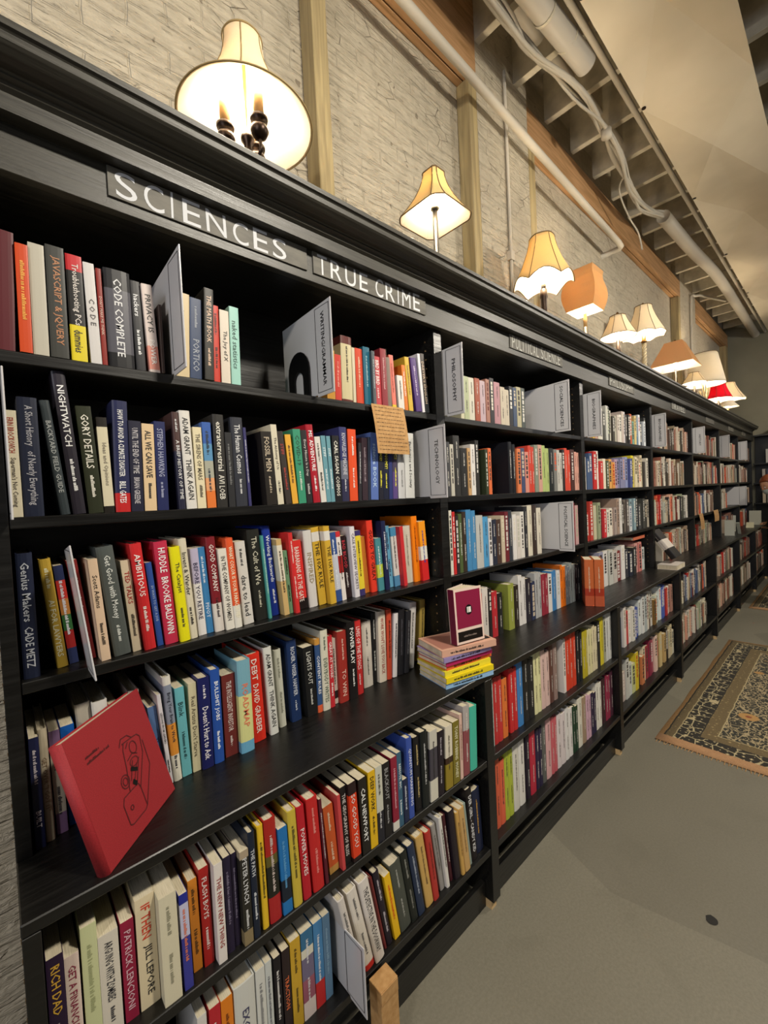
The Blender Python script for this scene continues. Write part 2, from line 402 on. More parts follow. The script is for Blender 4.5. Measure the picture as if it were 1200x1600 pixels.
bmesh.ops.recalc_face_normals(bm, faces=bm.faces[:])
so = obj('cloth', bm, 'canvas', t); sm = so.modifiers.new('thick', 'SOLIDIFY'); sm.thickness = .004
for x in (2.06, 2.91, 4.10, 5.33, 6.6):
    bm = bmesh.new(); tube(bm, [(x, .80, Z(2.20)), (x+.01, .815, Z(2.26)), (x+.01, .82, Z(2.34))], .003, 6); obj('tie_cord', bm, 'cable', t)
    bm = bmesh.new(); lathe(bm, [(.012, 0), (.012, .004)], 12, (x, .788, Z(2.193))); obj('grommet', bm, 'bronze', t)

# ================================================================ the bookcases
XR = [.018, 1.229, 2.440, 3.650, 4.865, 6.080, 7.270, 8.36]    # right faces of the uprights
ZT = .597; TOPZ = .70; BACKY = 1.255
SHZ = {1: .295, 2: 0.0, 3: -.296}; LEDGE = -.609; LOW = {5: -.902, 6: -1.208}
LD = .8406
blab = ['black bookcase bay under the SCIENCES sign, nearest the camera', 'black bookcase bay under the POLITICAL SCIENCE sign, second from camera',
        'third black bookcase bay, with two orange books standing on its ledge', 'fourth black bookcase bay, above a book leaning on a flat one',
        'fifth black bookcase bay, with kraft notes hanging from a shelf', 'sixth black bookcase bay, with small signs along its ledge',
        'seventh and last black bookcase bay, in the far corner']
for b in range(7):
    xl, xr = XR[b], XR[b+1]-.043
    t = thing('bookcase', blab[b], 'bookcase', (xl, 0, 0), None)
    w = xr-xl
    for n_, z in SHZ.items():
        obj('shelf', B(.0005, w-.0005, .998, BACKY-.012, Z(z)-.021, Z(z), bev=.0015), 'black', t)
    for n_, z in LOW.items():
        obj('shelf', B(.0005, w-.0005, LD+.002, BACKY-.012, Z(z)-.022, Z(z), bev=.0015), 'black', t)
    obj('top_panel', B(.0005, w-.0005, .998, BACKY-.012, Z(ZT)+.001, Z(ZT)+.02), 'black', t)
    obj('back_panel', B(-.0, w, BACKY-.011, BACKY, .002, Z(TOPZ)), 'black', t)
    # the upright on the right of the bay; the first bay also has its left one
    ups = [(w, w+.043)] + ([(-.024, 0)] if b == 0 else [])
    for a, c in ups:
        up = obj('upright', B(a+.0005, c-.0005, .997, BACKY-.012, Z(LEDGE)+.0005, Z(ZT)+.06, bev=.001), 'black', t)
        lo = obj('lower_upright', B(a+.0005, c-.0005, LD, BACKY-.012, .03, Z(LEDGE)-.0225, bev=.001), 'black', t)
        if b < 3:
            bm = bmesh.new()
            for side, xx in ((a, a-.0012), (c, c)):
                for zz in [Z(-.56)+.032*i for i in range(36)]:
                    for yy in (1.035,):
                        if side == a: box(bm, a-.0006, a+.0004, yy, yy+.005, zz, zz+.005)
            obj('shelf_pin_holes', bm, M['trim'], up)
            bm = bmesh.new()
            for zz in [Z(-1.15)+.032*i for i in range(16)]: box(bm, a-.0006, a+.0004, .885, .890, zz, zz+.005)
            obj('shelf_pin_holes', bm, M['trim'], lo)
        sh = bmesh.new(); box(sh, a+.002, a+.03, LD+.01, LD+.045, 0, .0295)
        obj('wood_shim', sh, 'wood_block', t)
    obj('kick_board', B(.0005, w-.0005, LD+.032, LD+.050, 0, .088, bev=.001), 'black', t)
tag(obj('bookcase_ledge', B(-.006, XR[-1]+.02, LD, 1.2435, Z(LEDGE)-.022, Z(LEDGE)-.0002, bev=.002), 'black'), 'long dark wooden ledge running along all the bookcases at waist height', 'ledge')
# the ledge overlaps the uprights' feet only at its top face
tag(obj('bookcase_frieze', B(-.006, XR[-1], .975, .9965, Z(ZT), Z(.775), bev=.001), 'frieze'), 'brushed black header board carrying the hand-lettered signs', 'header board')
# cornice: fascia board, bead, cove and top lip
bm = bmesh.new()
prof = [(.9745, .6796), (.9745, .772), (.995, .772), (.995, .779), (.880, .779), (.878, .777), (.878, .766), (.8825, .764), (.885, .761), (.885, .749), (.889, .7445), (.900, .7375),
        (.913, .733), (.924, .7315), (.927, .729), (.926, .725), (.932, .7225), (.936, .7215), (.938, .718), (.936, .714), (.940, .7115), (.944, .709), (.944, .6796)]
prism_x(bm, [(y, Z(z)) for y, z in prof], -.3, 8.07)
tag(obj('cornice', bm, 'frieze'), 'stepped black crown moulding along the top of the bookcases', 'moulding')
# bookcase top board and the short return in the far corner
tag(obj('top_board', B(-.006, 8.36, .9965, BACKY-.0005, Z(.77), Z(.785)), 'black'), 'flat dark top of the bookcases where the lamps stand', 'cabinet top')
t = thing('corner_bookcase', 'narrow black return bookcase in the far corner', 'bookcase', (8.42, 0, 0))
obj('side_panel', B(0, .26, .74, .76, 0, Z(.70)), 'black', t)
obj('back_panel', B(.24, .26, .76, .99, 0, Z(.70)), 'black', t)
for z in (-.60, -.32, -.02, .27, .69):
    obj('shelf', B(0, .24, .76, .99, Z(z)-.02, Z(z)), 'black', t)
bm = bmesh.new(); box(bm, -.04, .26, .72, .80, Z(.70), Z(.79)); obj('cornice_return', bm, 'frieze', t)

# ---- hand-lettered boards on the frieze
def board(x0, x1, text, lb, faint=False, z0=.620, z1=.678):
    x0 *= .975; x1 *= .975
    t = thing('section_sign', lb, 'sign', (x0, .9735, Z(z0)))
    obj('board', B(0, x1-x0, -.003, .0012, 0, z1-z0), 'chalkboard', t)
    if text:
        bm = bmesh.new(); rnd = random.Random(len(text)); L = x1-x0; n = len(text)
        us = .86*L if text == 'SCIENCES' else .93*L
        px = .02*L+.004
        wts = [.45 if ch in 'I ' else (1.15 if ch in 'MNUR' else .95) for ch in text]; s_ = us/sum(wts)
        for ch, wt in zip(text, wts):
            if ch != ' ':
                H = (z1-z0)*rnd.uniform(.84, .94); w_ = wt*s_*.74 if ch != 'I' else .0045
                z_ = (z1-z0)*rnd.uniform(.02, .06); tl = rnd.uniform(-.06, .08)
                ux = Vector((1, 0, tl*.3)).normalized(); uy = Vector((tl*.5, 0, 1))
                put_text(bm, ch, Vector((px, -.0036, z_)), ux, uy, w_, H)
            px += wt*s_
        obj('lettering', bm, 'chalk_faint' if faint else 'chalk', t)
board(.204, .668, 'SCIENCES', 'grey chalkboard sign hand-lettered SCIENCES')
board(.688, 1.150, 'TRUE CRIME', 'grey chalkboard sign hand-lettered TRUE CRIME')
board(1.70, 2.20, 'POLITICAL SCIENCE', 'small chalkboard sign hand-lettered POLITICAL SCIENCE', True)
board(2.83, 3.28, 'PHILOSOPHY', 'faded chalkboard sign over the third bay', True)
board(4.18, 4.62, 'TRAVEL', 'faded chalkboard sign over the fourth bay', True)
board(5.42, 5.80, '', 'blank-looking pale sign over the fifth bay', True)
board(6.60, 6.95, '', 'blank-looking pale sign over the sixth bay', True)
board(7.55, 7.85, '', 'farthest pale sign on the frieze, over the last bay', True)

# ---- white acrylic divider signs standing across the shelves
def plate(x, row_z, text, lb, ynear=.915, yfar=1.165, h=.248, lean=0.0, text_h=.016, body='white_acrylic'):
    t = thing('divider_sign', lb, 'sign', (x, 0, Z(row_z)-.004), rot=(0, lean, 0))
    dn_ = .0 if ynear > .9 else .015
    bm = bmesh.new(); th = .0028
    pts = [(ynear, 0), (ynear, h), (yfar, h-.012), (yfar, .006), (ynear+.0795-dn_, .006), (ynear+.077-dn_, 0)]
    # near part hangs a little lower, in front of the shelf edge
    pts[0] = (ynear, -.0); a = [bm.verts.new((-th/2, y, z)) for y, z in pts]; b = [bm.verts.new((th/2, y, z)) for y, z in pts]
    n = len(pts)
    for i in range(n): bm.faces.new((a[i], a[(i+1) % n], b[(i+1) % n], b[i]))
    bm.faces.new(list(reversed(a))); bm.faces.new(b); bmesh.ops.recalc_face_normals(bm, faces=bm.faces[:])
    bmesh.ops.bevel(bm, geom=bm.edges[:], offset=.0008, segments=1, affect='EDGES')
    obj('plate', bm, body, t)
    bm = bmesh.new(); xx = -th/2-.0005; y0, y1, z0, z1 = ynear+.007, ynear+.072, .010, h-.010
    for (ya, yb, za, zb) in ((y0, y0+.0022, z0, z1), (y1, y1+.0022, z0, z1), (y0, y1, z0, z0+.0014), (y0, y1, z1-.0014, z1)):
        q = [bm.verts.new((xx, y, z)) for y, z in ((ya, za), (ya, zb), (yb, zb), (yb, za))]; bm.faces.new(q)
    if text:
        L = (h-.05)*min(1, max(.45, len(text)/13)); asp = .6
        zs = z0+(z1-z0)/2+L/2
        put_text(bm, text, Vector((xx, (y0+y1)/2+text_h/2, zs)), Vector((0, 0, -1)), Vector((0, -1, 0)), L, text_h)
    obj('printed_label', bm, 'sign_line', t)
    return t
plate(.307, SHZ[1], '', 'blue-white acrylic divider sign seen nearly edge-on beside the PRIVACY IS POWER book')
plate(.68, SHZ[1], 'WRITING/GRAMMAR', 'acrylic divider sign reading WRITING/GRAMMAR on the top shelf')
plate(1.242, SHZ[1], 'PHILOSOPHY', 'acrylic divider sign reading PHILOSOPHY at the left of the second bay')
plate(2.085, SHZ[1], 'SOCIAL SCIENCES', 'acrylic divider sign reading SOCIAL SCIENCES on the top shelf')
plate(1.128, SHZ[2], 'TECHNOLOGY', 'acrylic divider sign reading TECHNOLOGY on the second shelf')
plate(2.085, SHZ[3], 'POLITICAL SCIENCE', 'acrylic divider sign reading POLITICAL SCIENCE on the third shelf')
plate(2.475, SHZ[1], 'BIOGRAPHIES', 'acrylic divider sign on the top shelf at the left of the third bay')
plate(3.685, SHZ[1], 'BIOGRAPHIES', 'acrylic divider sign on the top shelf at the left of the fourth bay')
plate(4.93, SHZ[1], 'HISTORY', 'acrylic divider sign on the top shelf at the left of the fifth bay')
plate(6.13, SHZ[1], '', 'acrylic divider sign on the top shelf at the left of the sixth bay')
plate(7.33, SHZ[1], '', 'acrylic divider sign on the top shelf of the farthest bay')
plate(7.20, SHZ[3], '', 'beige divider sign on the third shelf of the sixth bay')
plate(.0215, SHZ[2], '', 'white divider sign edge at the far left of the second shelf', yfar=1.20)
plate(.118, SHZ[3], '', 'thin white divider sign seen edge-on, tilted in front of a red book', lean=-.10, yfar=1.0)
plate(.577, LOW[6], '', 'grey acrylic divider sign at the bottom, in front of white books', ynear=.775, yfar=.93, h=.172)
# black bookend beside the WRITING/GRAMMAR sign
bm = bmesh.new(); prism = []
t = thing('bookend', 'black metal arched bookend beside the WRITING/GRAMMAR sign', 'bookend', (.672, 1.02, Z(SHZ[1])+.0005))
pts = [(0, .0), (0, .085)]+[(.055-.055*math.cos(a), .085+.055*math.sin(a)) for a in [math.pi*i/10 for i in range(1, 10)]]+[(.11, .085), (.11, 0), (.078, 0), (.078, .06)]+[(.055+.023*math.cos(a), .06+.023*math.sin(a)) for a in [math.pi*i/8 for i in range(1, 8)]]+[(.032, .06), (.032, 0)]
a = [bm.verts.new((-.0008, y, z)) for y, z in pts]; b = [bm.verts.new((.0008, y, z)) for y, z in pts]
e = bm.faces.new(a); f2 = bm.faces.new(list(reversed(b)))
for i in range(len(pts)): bm.faces.new((a[i], b[i], b[(i+1) % len(pts)], a[(i+1) % len(pts)]))
obj('upright_plate', bm, 'metal_black', t)
obj('foot_plate', B(-.09, -.0008, 0, .11, 0, .0012), 'metal_black', t)

# kraft notes
def note(x0, x1, ztop, h, lb, seed, y=.988, sk=.0, lines=12, grp=None):
    t = thing('handwritten_note', lb, 'note', (x0, y, Z(ztop)), grp)
    bm = bmesh.new(); n = 6
    A = [[bm.verts.new((i*(x1-x0)+sk*j/n, -.004*math.sin(math.pi*j/n)-.006*j/n, -h*j/n)) for i in (0, 1)] for j in range(n+1)]
    for j in range(n): bm.faces.new((A[j][0], A[j][1], A[j+1][1], A[j+1][0]))
    p_ = obj('paper', bm, 'kraft', t); s_ = p_.modifiers.new('thick', 'SOLIDIFY'); s_.thickness = .0006
    rnd = random.Random(seed); bm = bmesh.new(); L = x1-x0
    for k_ in range(lines):
        f = (k_+.8)/(lines+.8); x = L*.07+sk*f
        while x < L*.88+sk*f:
            w_ = rnd.uniform(.004, .013); yy = -.004*math.sin(math.pi*f)-.006*f-.0012; z_ = -h*f
            q = [bm.verts.new((x+a_, yy, z_+b_+rnd.uniform(-.0006, .0006))) for a_, b_ in ((0, 0), (w_, 0), (w_, .0016), (0, .0016))]
            bm.faces.new(q); x += w_+.003
    obj('handwriting', bm, 'ink', t)
note(.868, 1.008, .296, .152, 'brown kraft note covered in handwriting, hanging from the top shelf', 2, sk=.014)
note(4.98, 5.13, -.285, .155, 'left of two small kraft notes hanging from the fifth bay', 3, lines=7, sk=.05)
note(5.62, 5.84, -.285, .12, 'right of two small kraft notes hanging from the fifth bay', 4, lines=6, sk=.02)

# cardboard under the lowest near shelf sign
t = thing('cardboard_box', 'brown cardboard box at the bottom edge below leaning white books', 'box', (.632, .79, 0))
bm = bmesh.new(); box(bm, 0, .058, 0, .045, 0, .222, bev=.001); obj('box_body', bm, 'kraft', t)
obj('flap', B(.0, .056, -.0025, -.0005, .19, .22), 'kraft', t)

# row | x | y | width | height (mm) | lean (degrees) | colour bands | print colour | spine words
TAB1 = '''
1|20|1002|25|211|2.3|5a2228|a08080|
1|50|996|19|193|0.8|c8481e|e8a040|~
1|69|999|24|202|0.6|b8b2a2||
1|94|998|28|207|0.5|3a3a36|b07850|JAVASCRIPT & JQUERY
1|126|1003|26|203|0.0|c02028:.15,1c1a1a:.66,e0cc28|d8d0c8|Troubleshooting PCs/dummies@1c1a1a
1|157|1001|19|195|-1.1|d4d0cc|504c4c|C O D E
1|176|1002|10|190|-0.6|8a2820|d8b0a0|DON'T MAKE ME THINK
1|187|1004|47|198|0.0|222226:.2,55545c:.85,18181c|e0e0e0|CODE COMPLETE
1|237|1007|19|187|-0.9|26262a|e8e8e8|hackers/~
1|261|1001|21|184|-2.3|d8c8c0:.7,d89080:.97,d8c8c0|181818|PRIVACY IS/POWER@f0e8e0
1|283|994|6|145|0.0|3a2c28||
1|314|1006|30|189|3.0|d8c49c|3a3024|~
1|344|1005|28|184|2.8|34466a|a0a8b8|~/PORTICO
1|373|994|22|210|2.6|2a2824|e8c8b0|THE MATH BOOK/~
1|399|1007|16|181|1.4|d84030|6a1810|~/~
1|415|1003|23|173|1.3|e8dccc|302c28|The Joy of X
1|439|1002|24|187|1.1|9ed0c4|205048|naked statistics
1|719|1004|29|142|1.8|c08a30||
1|749|1005|23|133|1.4|c8382c|e8a090|~
1|772|1002|41|192|1.2|5e2420:.12,d0c49c:.97,5e2420|302820|~
1|814|1004|12|165|0.8|d8ccb0||
1|828|1005|28|167|0.4|d0482a|e8c0a0|~
1|856|1000|26|175|0.2|1f6078|a0c0c8|~
1|882|990|13|164|0.0|50565c|b0b4b8|~
1|896|997|27|153|-0.2|c04048|f0e8e4|BIRD BY BIRD/~
1|923|994|25|181|-0.4|8a2c34|d0a0a0|~
1|949|998|20|160|-0.6|7a6a60||
1|975|1003|20|172|-2.4|e07868:.93,e0c030|a04030|~
1|1001|999|27|110|-2.3|ddd8d0|605850|~
1|1033|1004|18|150|-3.1|d87828|f0e0d0|~
1|1054|1004|22|180|-4.2|d0ac38|806020|~
1|1084|999|29|181|-6.6|4c3072|c8b8d8|~
1|1113|996|13|199|-4.5|e0dce0||
1|1128|998|23|203|-5.1|3c3430:.6,24282a|c0a890|DREYER'S ENGLISH
2|20|1008|19|191|0.0|c8c0a8|983828|ERIN BROCKOVICH/Superman's Not Coming@403830
2|40|1008|29|217|0.0|1e2438|a8a8b0|A Short History/of Nearly Everything
2|93|1008|16|215|-5.6|343c40|a8acac|BACKYARD FIELD GUIDE
2|112|1008|22|272|-4.1|2a2630|f0f0f0|NIGHTWATCH/~
2|137|1008|26|210|-2.9|2c3020|e8e4d8|GORY DETAILS/~
2|163|1008|19|191|-1.3|201c18:.1,d4ccb0:.93,201c18|80786a|Ideas and Opinions
2|183|1008|28|228|1.3|282c50:.83,c02828|f0f0f0|HOW TO AVOID A CLIMATE DISASTER/BILL GATES
2|211|1008|24|189|1.2|262638|c0bcc0|UNTIL THE END OF TIME/BRIAN GREENE
2|236|1008|24|185|1.0|dcc098|282420|ALL WE CAN SAVE/~
2|261|1008|23|192|0.6|262c58|a0a4c0|STEPHEN HAWKING/~
2|305|1008|15|216|-1.2|503a38:.4,28283c|d8d8d8|~/A BRIEF HISTORY OF TIME
2|321|1008|24|221|-1.4|dcd8d0|282828|ADAM GRANT/THINK AGAIN
2|345|1008|20|186|-0.6|e0d4b0|605848|THE SIRENS OF MARS/~
2|367|1008|21|199|-0.9|3c60a8:.25,5c90b8:.45,a8a898:.65,e0a070:.8,e07838|283848|~/~
2|390|1008|26|220|0.0|302e2c|e0dcd0|extraterrestrial/AVI LOEB
2|418|1008|16|179|-0.5|2e2e30|787878|~
2|436|1008|31|217|-1.0|34363e|d8d8d8|The Human Cosmos/~
2|468|1008|8|194|-1.5|3c3a68|d8d8e0|~
2|517|1008|29|188|-2.4|282420|c8b8a0|FOSSIL MEN/~
2|548|1008|18|208|-3.0|d4ccb4|383430|The Alchemy of Us/~
2|572|1008|17|192|-4.9|3a3430|b04038|STIFF/~
2|591|1008|18|185|-4.2|e0a83c|604020|~
2|611|1008|24|201|-2.6|3c9070|204838|COVID-19/~@d0e0d0
2|636|1008|19|200|-2.8|2c2a2c|c8c4c0|Every Minute Is a Day/~
2|658|1008|24|217|-3.8|a81c2c|f0f0f0|MS. ADVENTURE/~
2|683|1008|19|185|-4.0|d8d4cc|403c38|~/~
2|702|1008|16|189|-3.3|6898a4|e8f0f0|STIFF/~
2|718|1008|14|189|-2.4|6898a4|e8f0f0|STIFF/~
2|732|1008|25|192|-0.7|1e1e22|e8e4d8|CARL SAGAN/COSMOS
2|758|1008|27|219|0.0|343868:.45,686c7c:.7,30304c|c8c8d0|KNOWLEDGE MACHINE/~
2|787|1008|32|215|0.7|e05028|f0e8e0|~/~
2|819|1008|13|176|2.9|2c2a30|d0d0d0|~
2|834|1008|23|192|2.2|3a2c34|a09098|~
2|857|1008|10|196|2.9|283040||
2|868|1008|32|210|2.8|5870b0|b8d0e8|science BOOK
2|902|1008|19|212|2.3|242430|e8e040|SCIENCE!/~
2|922|1008|25|213|2.2|202438|e8e040|ASTRONOMY!/~
2|948|1008|17|215|2.1|303870||
2|965|1008|23|221|1.9|484058:.6,5c4880|e8e040|PHYSICS/~
2|990|1008|33|218|1.5|d0d0d0|909090|Lifespan/~
2|1024|1008|45|220|1.4|d8d8d4|202020|Epidemics and Society
3|23|1015|24|230|0.0|20263c|b8bcc4|Genius Makers/CADE METZ
3|73|1038|19|214|-4.5|b89838|e0dcb8|~/AI FOR LAWYERS
3|94|1048|16|198|-4.6|242c50:.15,b03028:.34,a87038:.5,2c5c30:.66,8c2020:.84,242c50|c8c8d0|~
3|121|1047|18|206|-6.1|7c2424|e8d8d0|Minority Leader/~
3|142|1012|17|206|-3.5|e0c4a8|383028|Scott Adams/~
3|166|1020|31|228|-5.3|545a58|e0e4e0|Get Good with Money/~
3|200|1025|18|195|-3.8|d8c8ac|a82020|TED TALKS/~@403830
3|220|1013|23|229|-4.2|cc2c30|f0e4e0|AMBITIOUS/~
3|247|1023|13|185|-4.5|30509a|a8b8d8|50 WAYS TO GET A JOB
3|262|1017|28|228|-3.1|c0304c|f0f0f0|HUDDLE/BROOKE BALDWIN
3|291|1010|22|214|-3.2|e4dc18|383828|The Catalyst/~
3|313|1015|18|230|-3.4|d4ccb4|302c28|Invent & Wander/~
3|335|1025|19|204|-2.6|b8b0c8:.4,e0dcd8|38344c|BEFORE YOU RETIRE
3|355|1029|17|205|-3.0|4080b4|d8e4f0|~/PIVOT
3|373|1021|23|227|-3.0|7c2028:.7,d8d0c8|e8dcd4|GOOD COMPANY/~@302020
3|397|1015|21|197|-3.2|ddd8cc|484440|IN THE COMPANY OF WOMEN
3|418|1013|19|221|-3.4|e05a30:.75,e0dcd0|f0e8c8|WHAT COLOR IS YOUR PARACHUTE?
3|444|1023|27|209|-3.7|d0ccc4|404040|~/dare to lead
3|480|1030|34|235|-3.2|242420|c0bca8|The Cult of We/~
3|514|1025|9|218|-3.4|4c9890|c0dcd8|~
3|531|1042|25|240|-4.4|1c3490|e8ecf4|Working Backwards/~
3|556|1021|16|205|-4.0|c8a870:.08,dcd4c0:.55,c8a870|504030|~
3|573|1026|14|172|-3.5|6c9470|203020|~/~
3|587|1013|14|219|-3.3|d03030|f0d8d0|~/~
3|606|1038|33|194|-3.6|dc3430:.85,201818|f4e8e0|BARBARIANS AT THE GATE
3|644|1034|28|219|-3.0|d0ccc8|988868|INSPIRED
3|678|1036|27|226|-4.4|d0a838:.06,dcd8d0:.18,d0a838|302818|THE 10X RULE
3|705|1018|22|227|-3.6|d0a838:.06,dcd8d0:.18,d0a838|302818|THE 10X RULE
3|728|1026|24|207|-3.8|34508c:.32,c0c4d0:.83,34508c|e0e4ec|~/~
3|753|1028|17|208|-3.9|c83038:.08,e0d8d4:.35,a02020:.6,e0d8d4|302020|~
3|779|1042|22|192|-4.3|2c1c1e|d03848|BAD BLOOD/~@e0d8d8
3|802|1026|20|218|-2.8|dcd8dc|504850|CASE INTERVIEW SECRETS
3|823|1031|23|204|-2.7|3c3468:.08,e0c838:.9,3c3468|403010|~
3|859|1049|19|182|-3.4|c87830||
3|879|1038|26|231|-2.6|e03c28|301008|GOOD TO GREAT
3|905|1033|25|172|-2.7|488890:.5,b8c848:.75,488890|d8e8e8|~
3|931|1026|20|226|-2.6|1e2448|c8ccd8|~
3|960|1045|22|207|-3.1|68a8cc|282848|~/~
3|984|1040|26|201|-3.4|4c90b8:.15,dcd8d4:.82,5890b8|404040|~
3|1010|1022|17|203|-3.5|c83034||
3|1038|1045|42|200|-1.6|d0c8b8|908878|~
3|1080|1038|30|232|-1.7|f08010|903808|~
3|1110|1027|34|212|-3.6|f09820:.42,e0dcd0:.65,d02828|2038a0|~
3|1150|1060|25|212|-5.1|586868:.7,d8d8d0|303838|~
4|22|1009|15|206|0.0|1c2040|c8c0c8|~/BUILT
4|38|1018|15|213|-0.6|b8ac94|786048|GET OVER "I GOT IT"
4|55|1027|18|200|-0.9|705878:.2,b0a898:.8,785c80|28242c|mindset/~
4|75|1038|23|198|-1.3|1858a8|c0d0e8|~
4|106|1063|27|223|-2.2|bcb4a4|202020|UNCOMMON
4|133|1051|28|221|-2.2|d8d4cc|302c2c|~
4|163|1052|18|206|-2.5|a83028|e0c0b0|~
4|184|1059|22|219|2.0|a89890||
4|235|1041|18|179|-4.0|5a78a8|202c50|The E
4|254|1028|9|206|-4.2|d8d4d8|202024|LESSONS FROM LEADERS/~
4|264|1027|18|240|-2.9|e0dcd0:.08,8890a0:.45,d89038:.75,dcd8c8|282c38|Bring Your Brain to Work/~
4|283|1031|21|206|-1.9|68b0b8|24484c|Blink/~
4|306|1031|18|207|0.0|ccc4a0|68604c|Real Artists Don't Starve
4|325|1023|27|214|0.0|1c2058|e8e4e8|~/Doesn't Hurt to Ask
4|354|1024|23|225|0.0|2850a0|f0f4f8|BULLSHIT JOBS/~
4|382|1031|34|201|0.0|6c2c28|e0d0c8|THE INTELLIGENT INVESTOR/~
4|416|1015|34|230|0.0|78a8b8:.38,d4d490:.88,68a4c4|e07858|ROADMAP
4|458|1038|36|230|-1.7|d83020|f4e8e0|DEBT/DAVID GRAEBER
4|507|1039|24|235|-2.3|d4d4cc|282828|ADAM GRANT/THINK AGAIN
4|543|1056|21|215|-1.8|c4c4b4|808070|~/~
4|613|1091|12|198|-1.8|ccd0b8|202820|COMMON SENSE
4|581|1055|31|230|-1.7|1c3058|c8ccd4|RICHER, WISER, HAPPIER/~
4|626|1047|34|201|-1.9|1c1c1c|c8c8c0|LIGHTS OUT/~
4|660|1047|18|215|0.0|c89040:.08,34507c:.9,d86038|f0f0f0|CONTENT RULES
4|678|1043|25|236|0.0|d4d0bc|506050|~/EVERYBODY WRITES
4|703|1045|18|213|0.0|c02c34|f0e0dc|GREAT AT WORK/~
4|722|1056|17|199|0.0|d8ccc0:.8,302828:.92,d8ccc0|403838|~
4|739|1044|34|217|-0.1|9c3028|e0b8a8|~/TO WIN
4|773|1039|32|238|-0.3|1c1818|f0f0ec|POWER PLAY/~
4|806|1049|29|234|0.0|c83030|f4dcd8|LIVES OF THE STOICS/~
4|854|1070|39|216|0.0|d4ccc0|404040|~/~
4|896|1073|17|236|1.3|1c1c1c|d0d0c8|~/~
4|914|1061|33|237|1.3|dcd0bc|983028|WORK WON'T LOVE YOU BACK
4|947|1060|23|236|2.6|c04830|501808|~
4|971|1058|21|216|5.0|d8d4d4|404048|~
4|993|1056|28|225|4.8|202024|505058|~
4|1021|1052|25|214|6.3|242428|68686c|~
4|1050|1067|35|234|7.0|d0ccc8|585854|~
4|1126|1082|28|229|5.6|a89048|383018|~
5|20|872|23|193|0.0|2e1c38|e0b040|RICH DAD/~@a09898
5|43|872|20|179|0.0|e0ccc0|902c48|GET A FINANCIAL LIFE
5|66|872|23|212|0.0|c8cc9c|a0a478|~
5|89|872|30|179|0.0|d4ccbc|343438|ARGUING WITH ZOMBIES/~
5|122|872|21|180|0.0|90203c|d8b0b8|PATRICK LENCIONI
5|146|872|32|204|0.0|dccca8|d04028|IF THEN/JILL LEPORE@282828
5|179|847|30|202|-0.2|d4ccb0|908c74|~/~
5|214|850|16|184|-0.5|28308c:.1,c0c0d8:.45,3a3c90|d87858|~
5|237|871|18|183|-0.7|e08c30|604018|~/~
5|256|866|19|197|-0.5|a82420|e8d8d0|FLASH BOYS/~
5|278|850|17|201|0.0|e0d8d0|983830|THE NEW NEW THING
5|299|857|15|198|0.0|282038|7c748c|~
5|316|861|12|194|0.0|282038|7c748c|~
5|330|847|19|197|-0.3|a89880:.08,2c2a24:.85,887858|d8d8d8|PETER LYNCH/~
5|351|847|16|225|-0.7|1c2434|d0d4d8|THE PATH/~
5|373|851|15|225|-0.7|e0b82c|484010|~
5|390|850|28|228|-1.0|a82820:.35,605828:.45,24241c:.75,a82828|d0c0b8|~
5|420|848|23|195|-1.3|2470b0:.6,1c2430:.85,2470b0|60a0d0|~
5|446|846|22|221|-1.7|c8b040|504820|~
5|471|846|21|219|-2.4|b8202c|f0e0dc|POWER MOVES
5|497|846|30|222|-2.2|c02828|e89088|~/~
5|530|846|9|209|-2.7|5a1c28|d0c8c8|~
5|551|860|29|171|-3.9|d06030:.9,c89850|f0d8b8|~/~
5|580|847|10|191|-2.1|c84848||
5|592|854|20|199|-1.4|201c1c|e0dcd8|THE GEOGRAPHY OF BLISS
5|614|846|25|202|-2.1|2c1c1c:.15,d84020:.95,2c1c1c|e8dcd4|SO GOOD YOU
5|644|846|26|197|-1.5|24201c|f0f0ec|CAL NEWPORT
5|671|846|24|201|0.0|e0b420|282008|DEEP WORK/~
5|696|846|23|202|0.0|c8c8b8:.6,24242c|404038|~/~@d0d0d0
5|721|846|25|200|0.0|201e1e|a0a0a0|BLACKOUT/~
5|752|846|22|202|0.0|8c2438:.88,d8d4c8|d8a0a8|~
5|774|846|17|206|0.0|3c6078|e8f0f0|REMOTE, INC./~
5|794|846|18|122|-0.5|242c48|d0d4dc|~
5|814|846|22|229|0.0|3c54a4|e0e4f4|QUANTUM MARKETING
5|846|851|26|215|0.0|1c1a1c|c8b078|~/~
5|872|846|28|222|-0.1|1c2020|c8c8c8|~
5|904|846|34|209|1.6|c8c4b8:.25,48444c:.7,d4d0c0|303030|~
5|939|846|27|194|2.2|241c24|c0b8c0|~/~
5|975|846|34|195|1.8|ddd4c0:.5,402c20:.6,94802c|504838|~
5|1012|846|32|195|1.6|7c7028|e8e4c0|TONY ROBBINS/MONEY
5|1047|846|15|208|1.1|dcb8a8|906858|~
5|1065|846|34|223|2.3|b0a8a4:.35,8c4c50|e8e0d8|~/~
5|1100|846|39|208|2.2|48b8a0||
6|237|872|18|212|0.0|d8d4cc|505050|~
6|260|872|22|209|0.0|b82830|e8e0d8|~
6|283|872|24|206|0.0|e08020|703008|~
6|310|872|46|207|0.0|d0d0c8|38385c|EXCUSES
6|358|872|21|209|0.0|d4d4cc|808080|~
6|380|872|15|210|0.0|c8ccc8|606068|~
6|400|872|17|204|0.0|1c181c|e0dcd8|~
6|420|872|19|205|0.0|2c2020|e07040|TRACTION
6|441|872|26|210|0.0|c8a030|483810|~/~
6|469|872|32|209|0.0|386c90:.2,d8d4c0:.3,706880:.55,985868:.8,d8c8c0|e0e0e0|~/~
6|503|872|25|208|0.0|4880b0:.7,c02c2c|e8e8e8|~
6|529|872|21|207|0.0|5c7c98|88a8c0|~
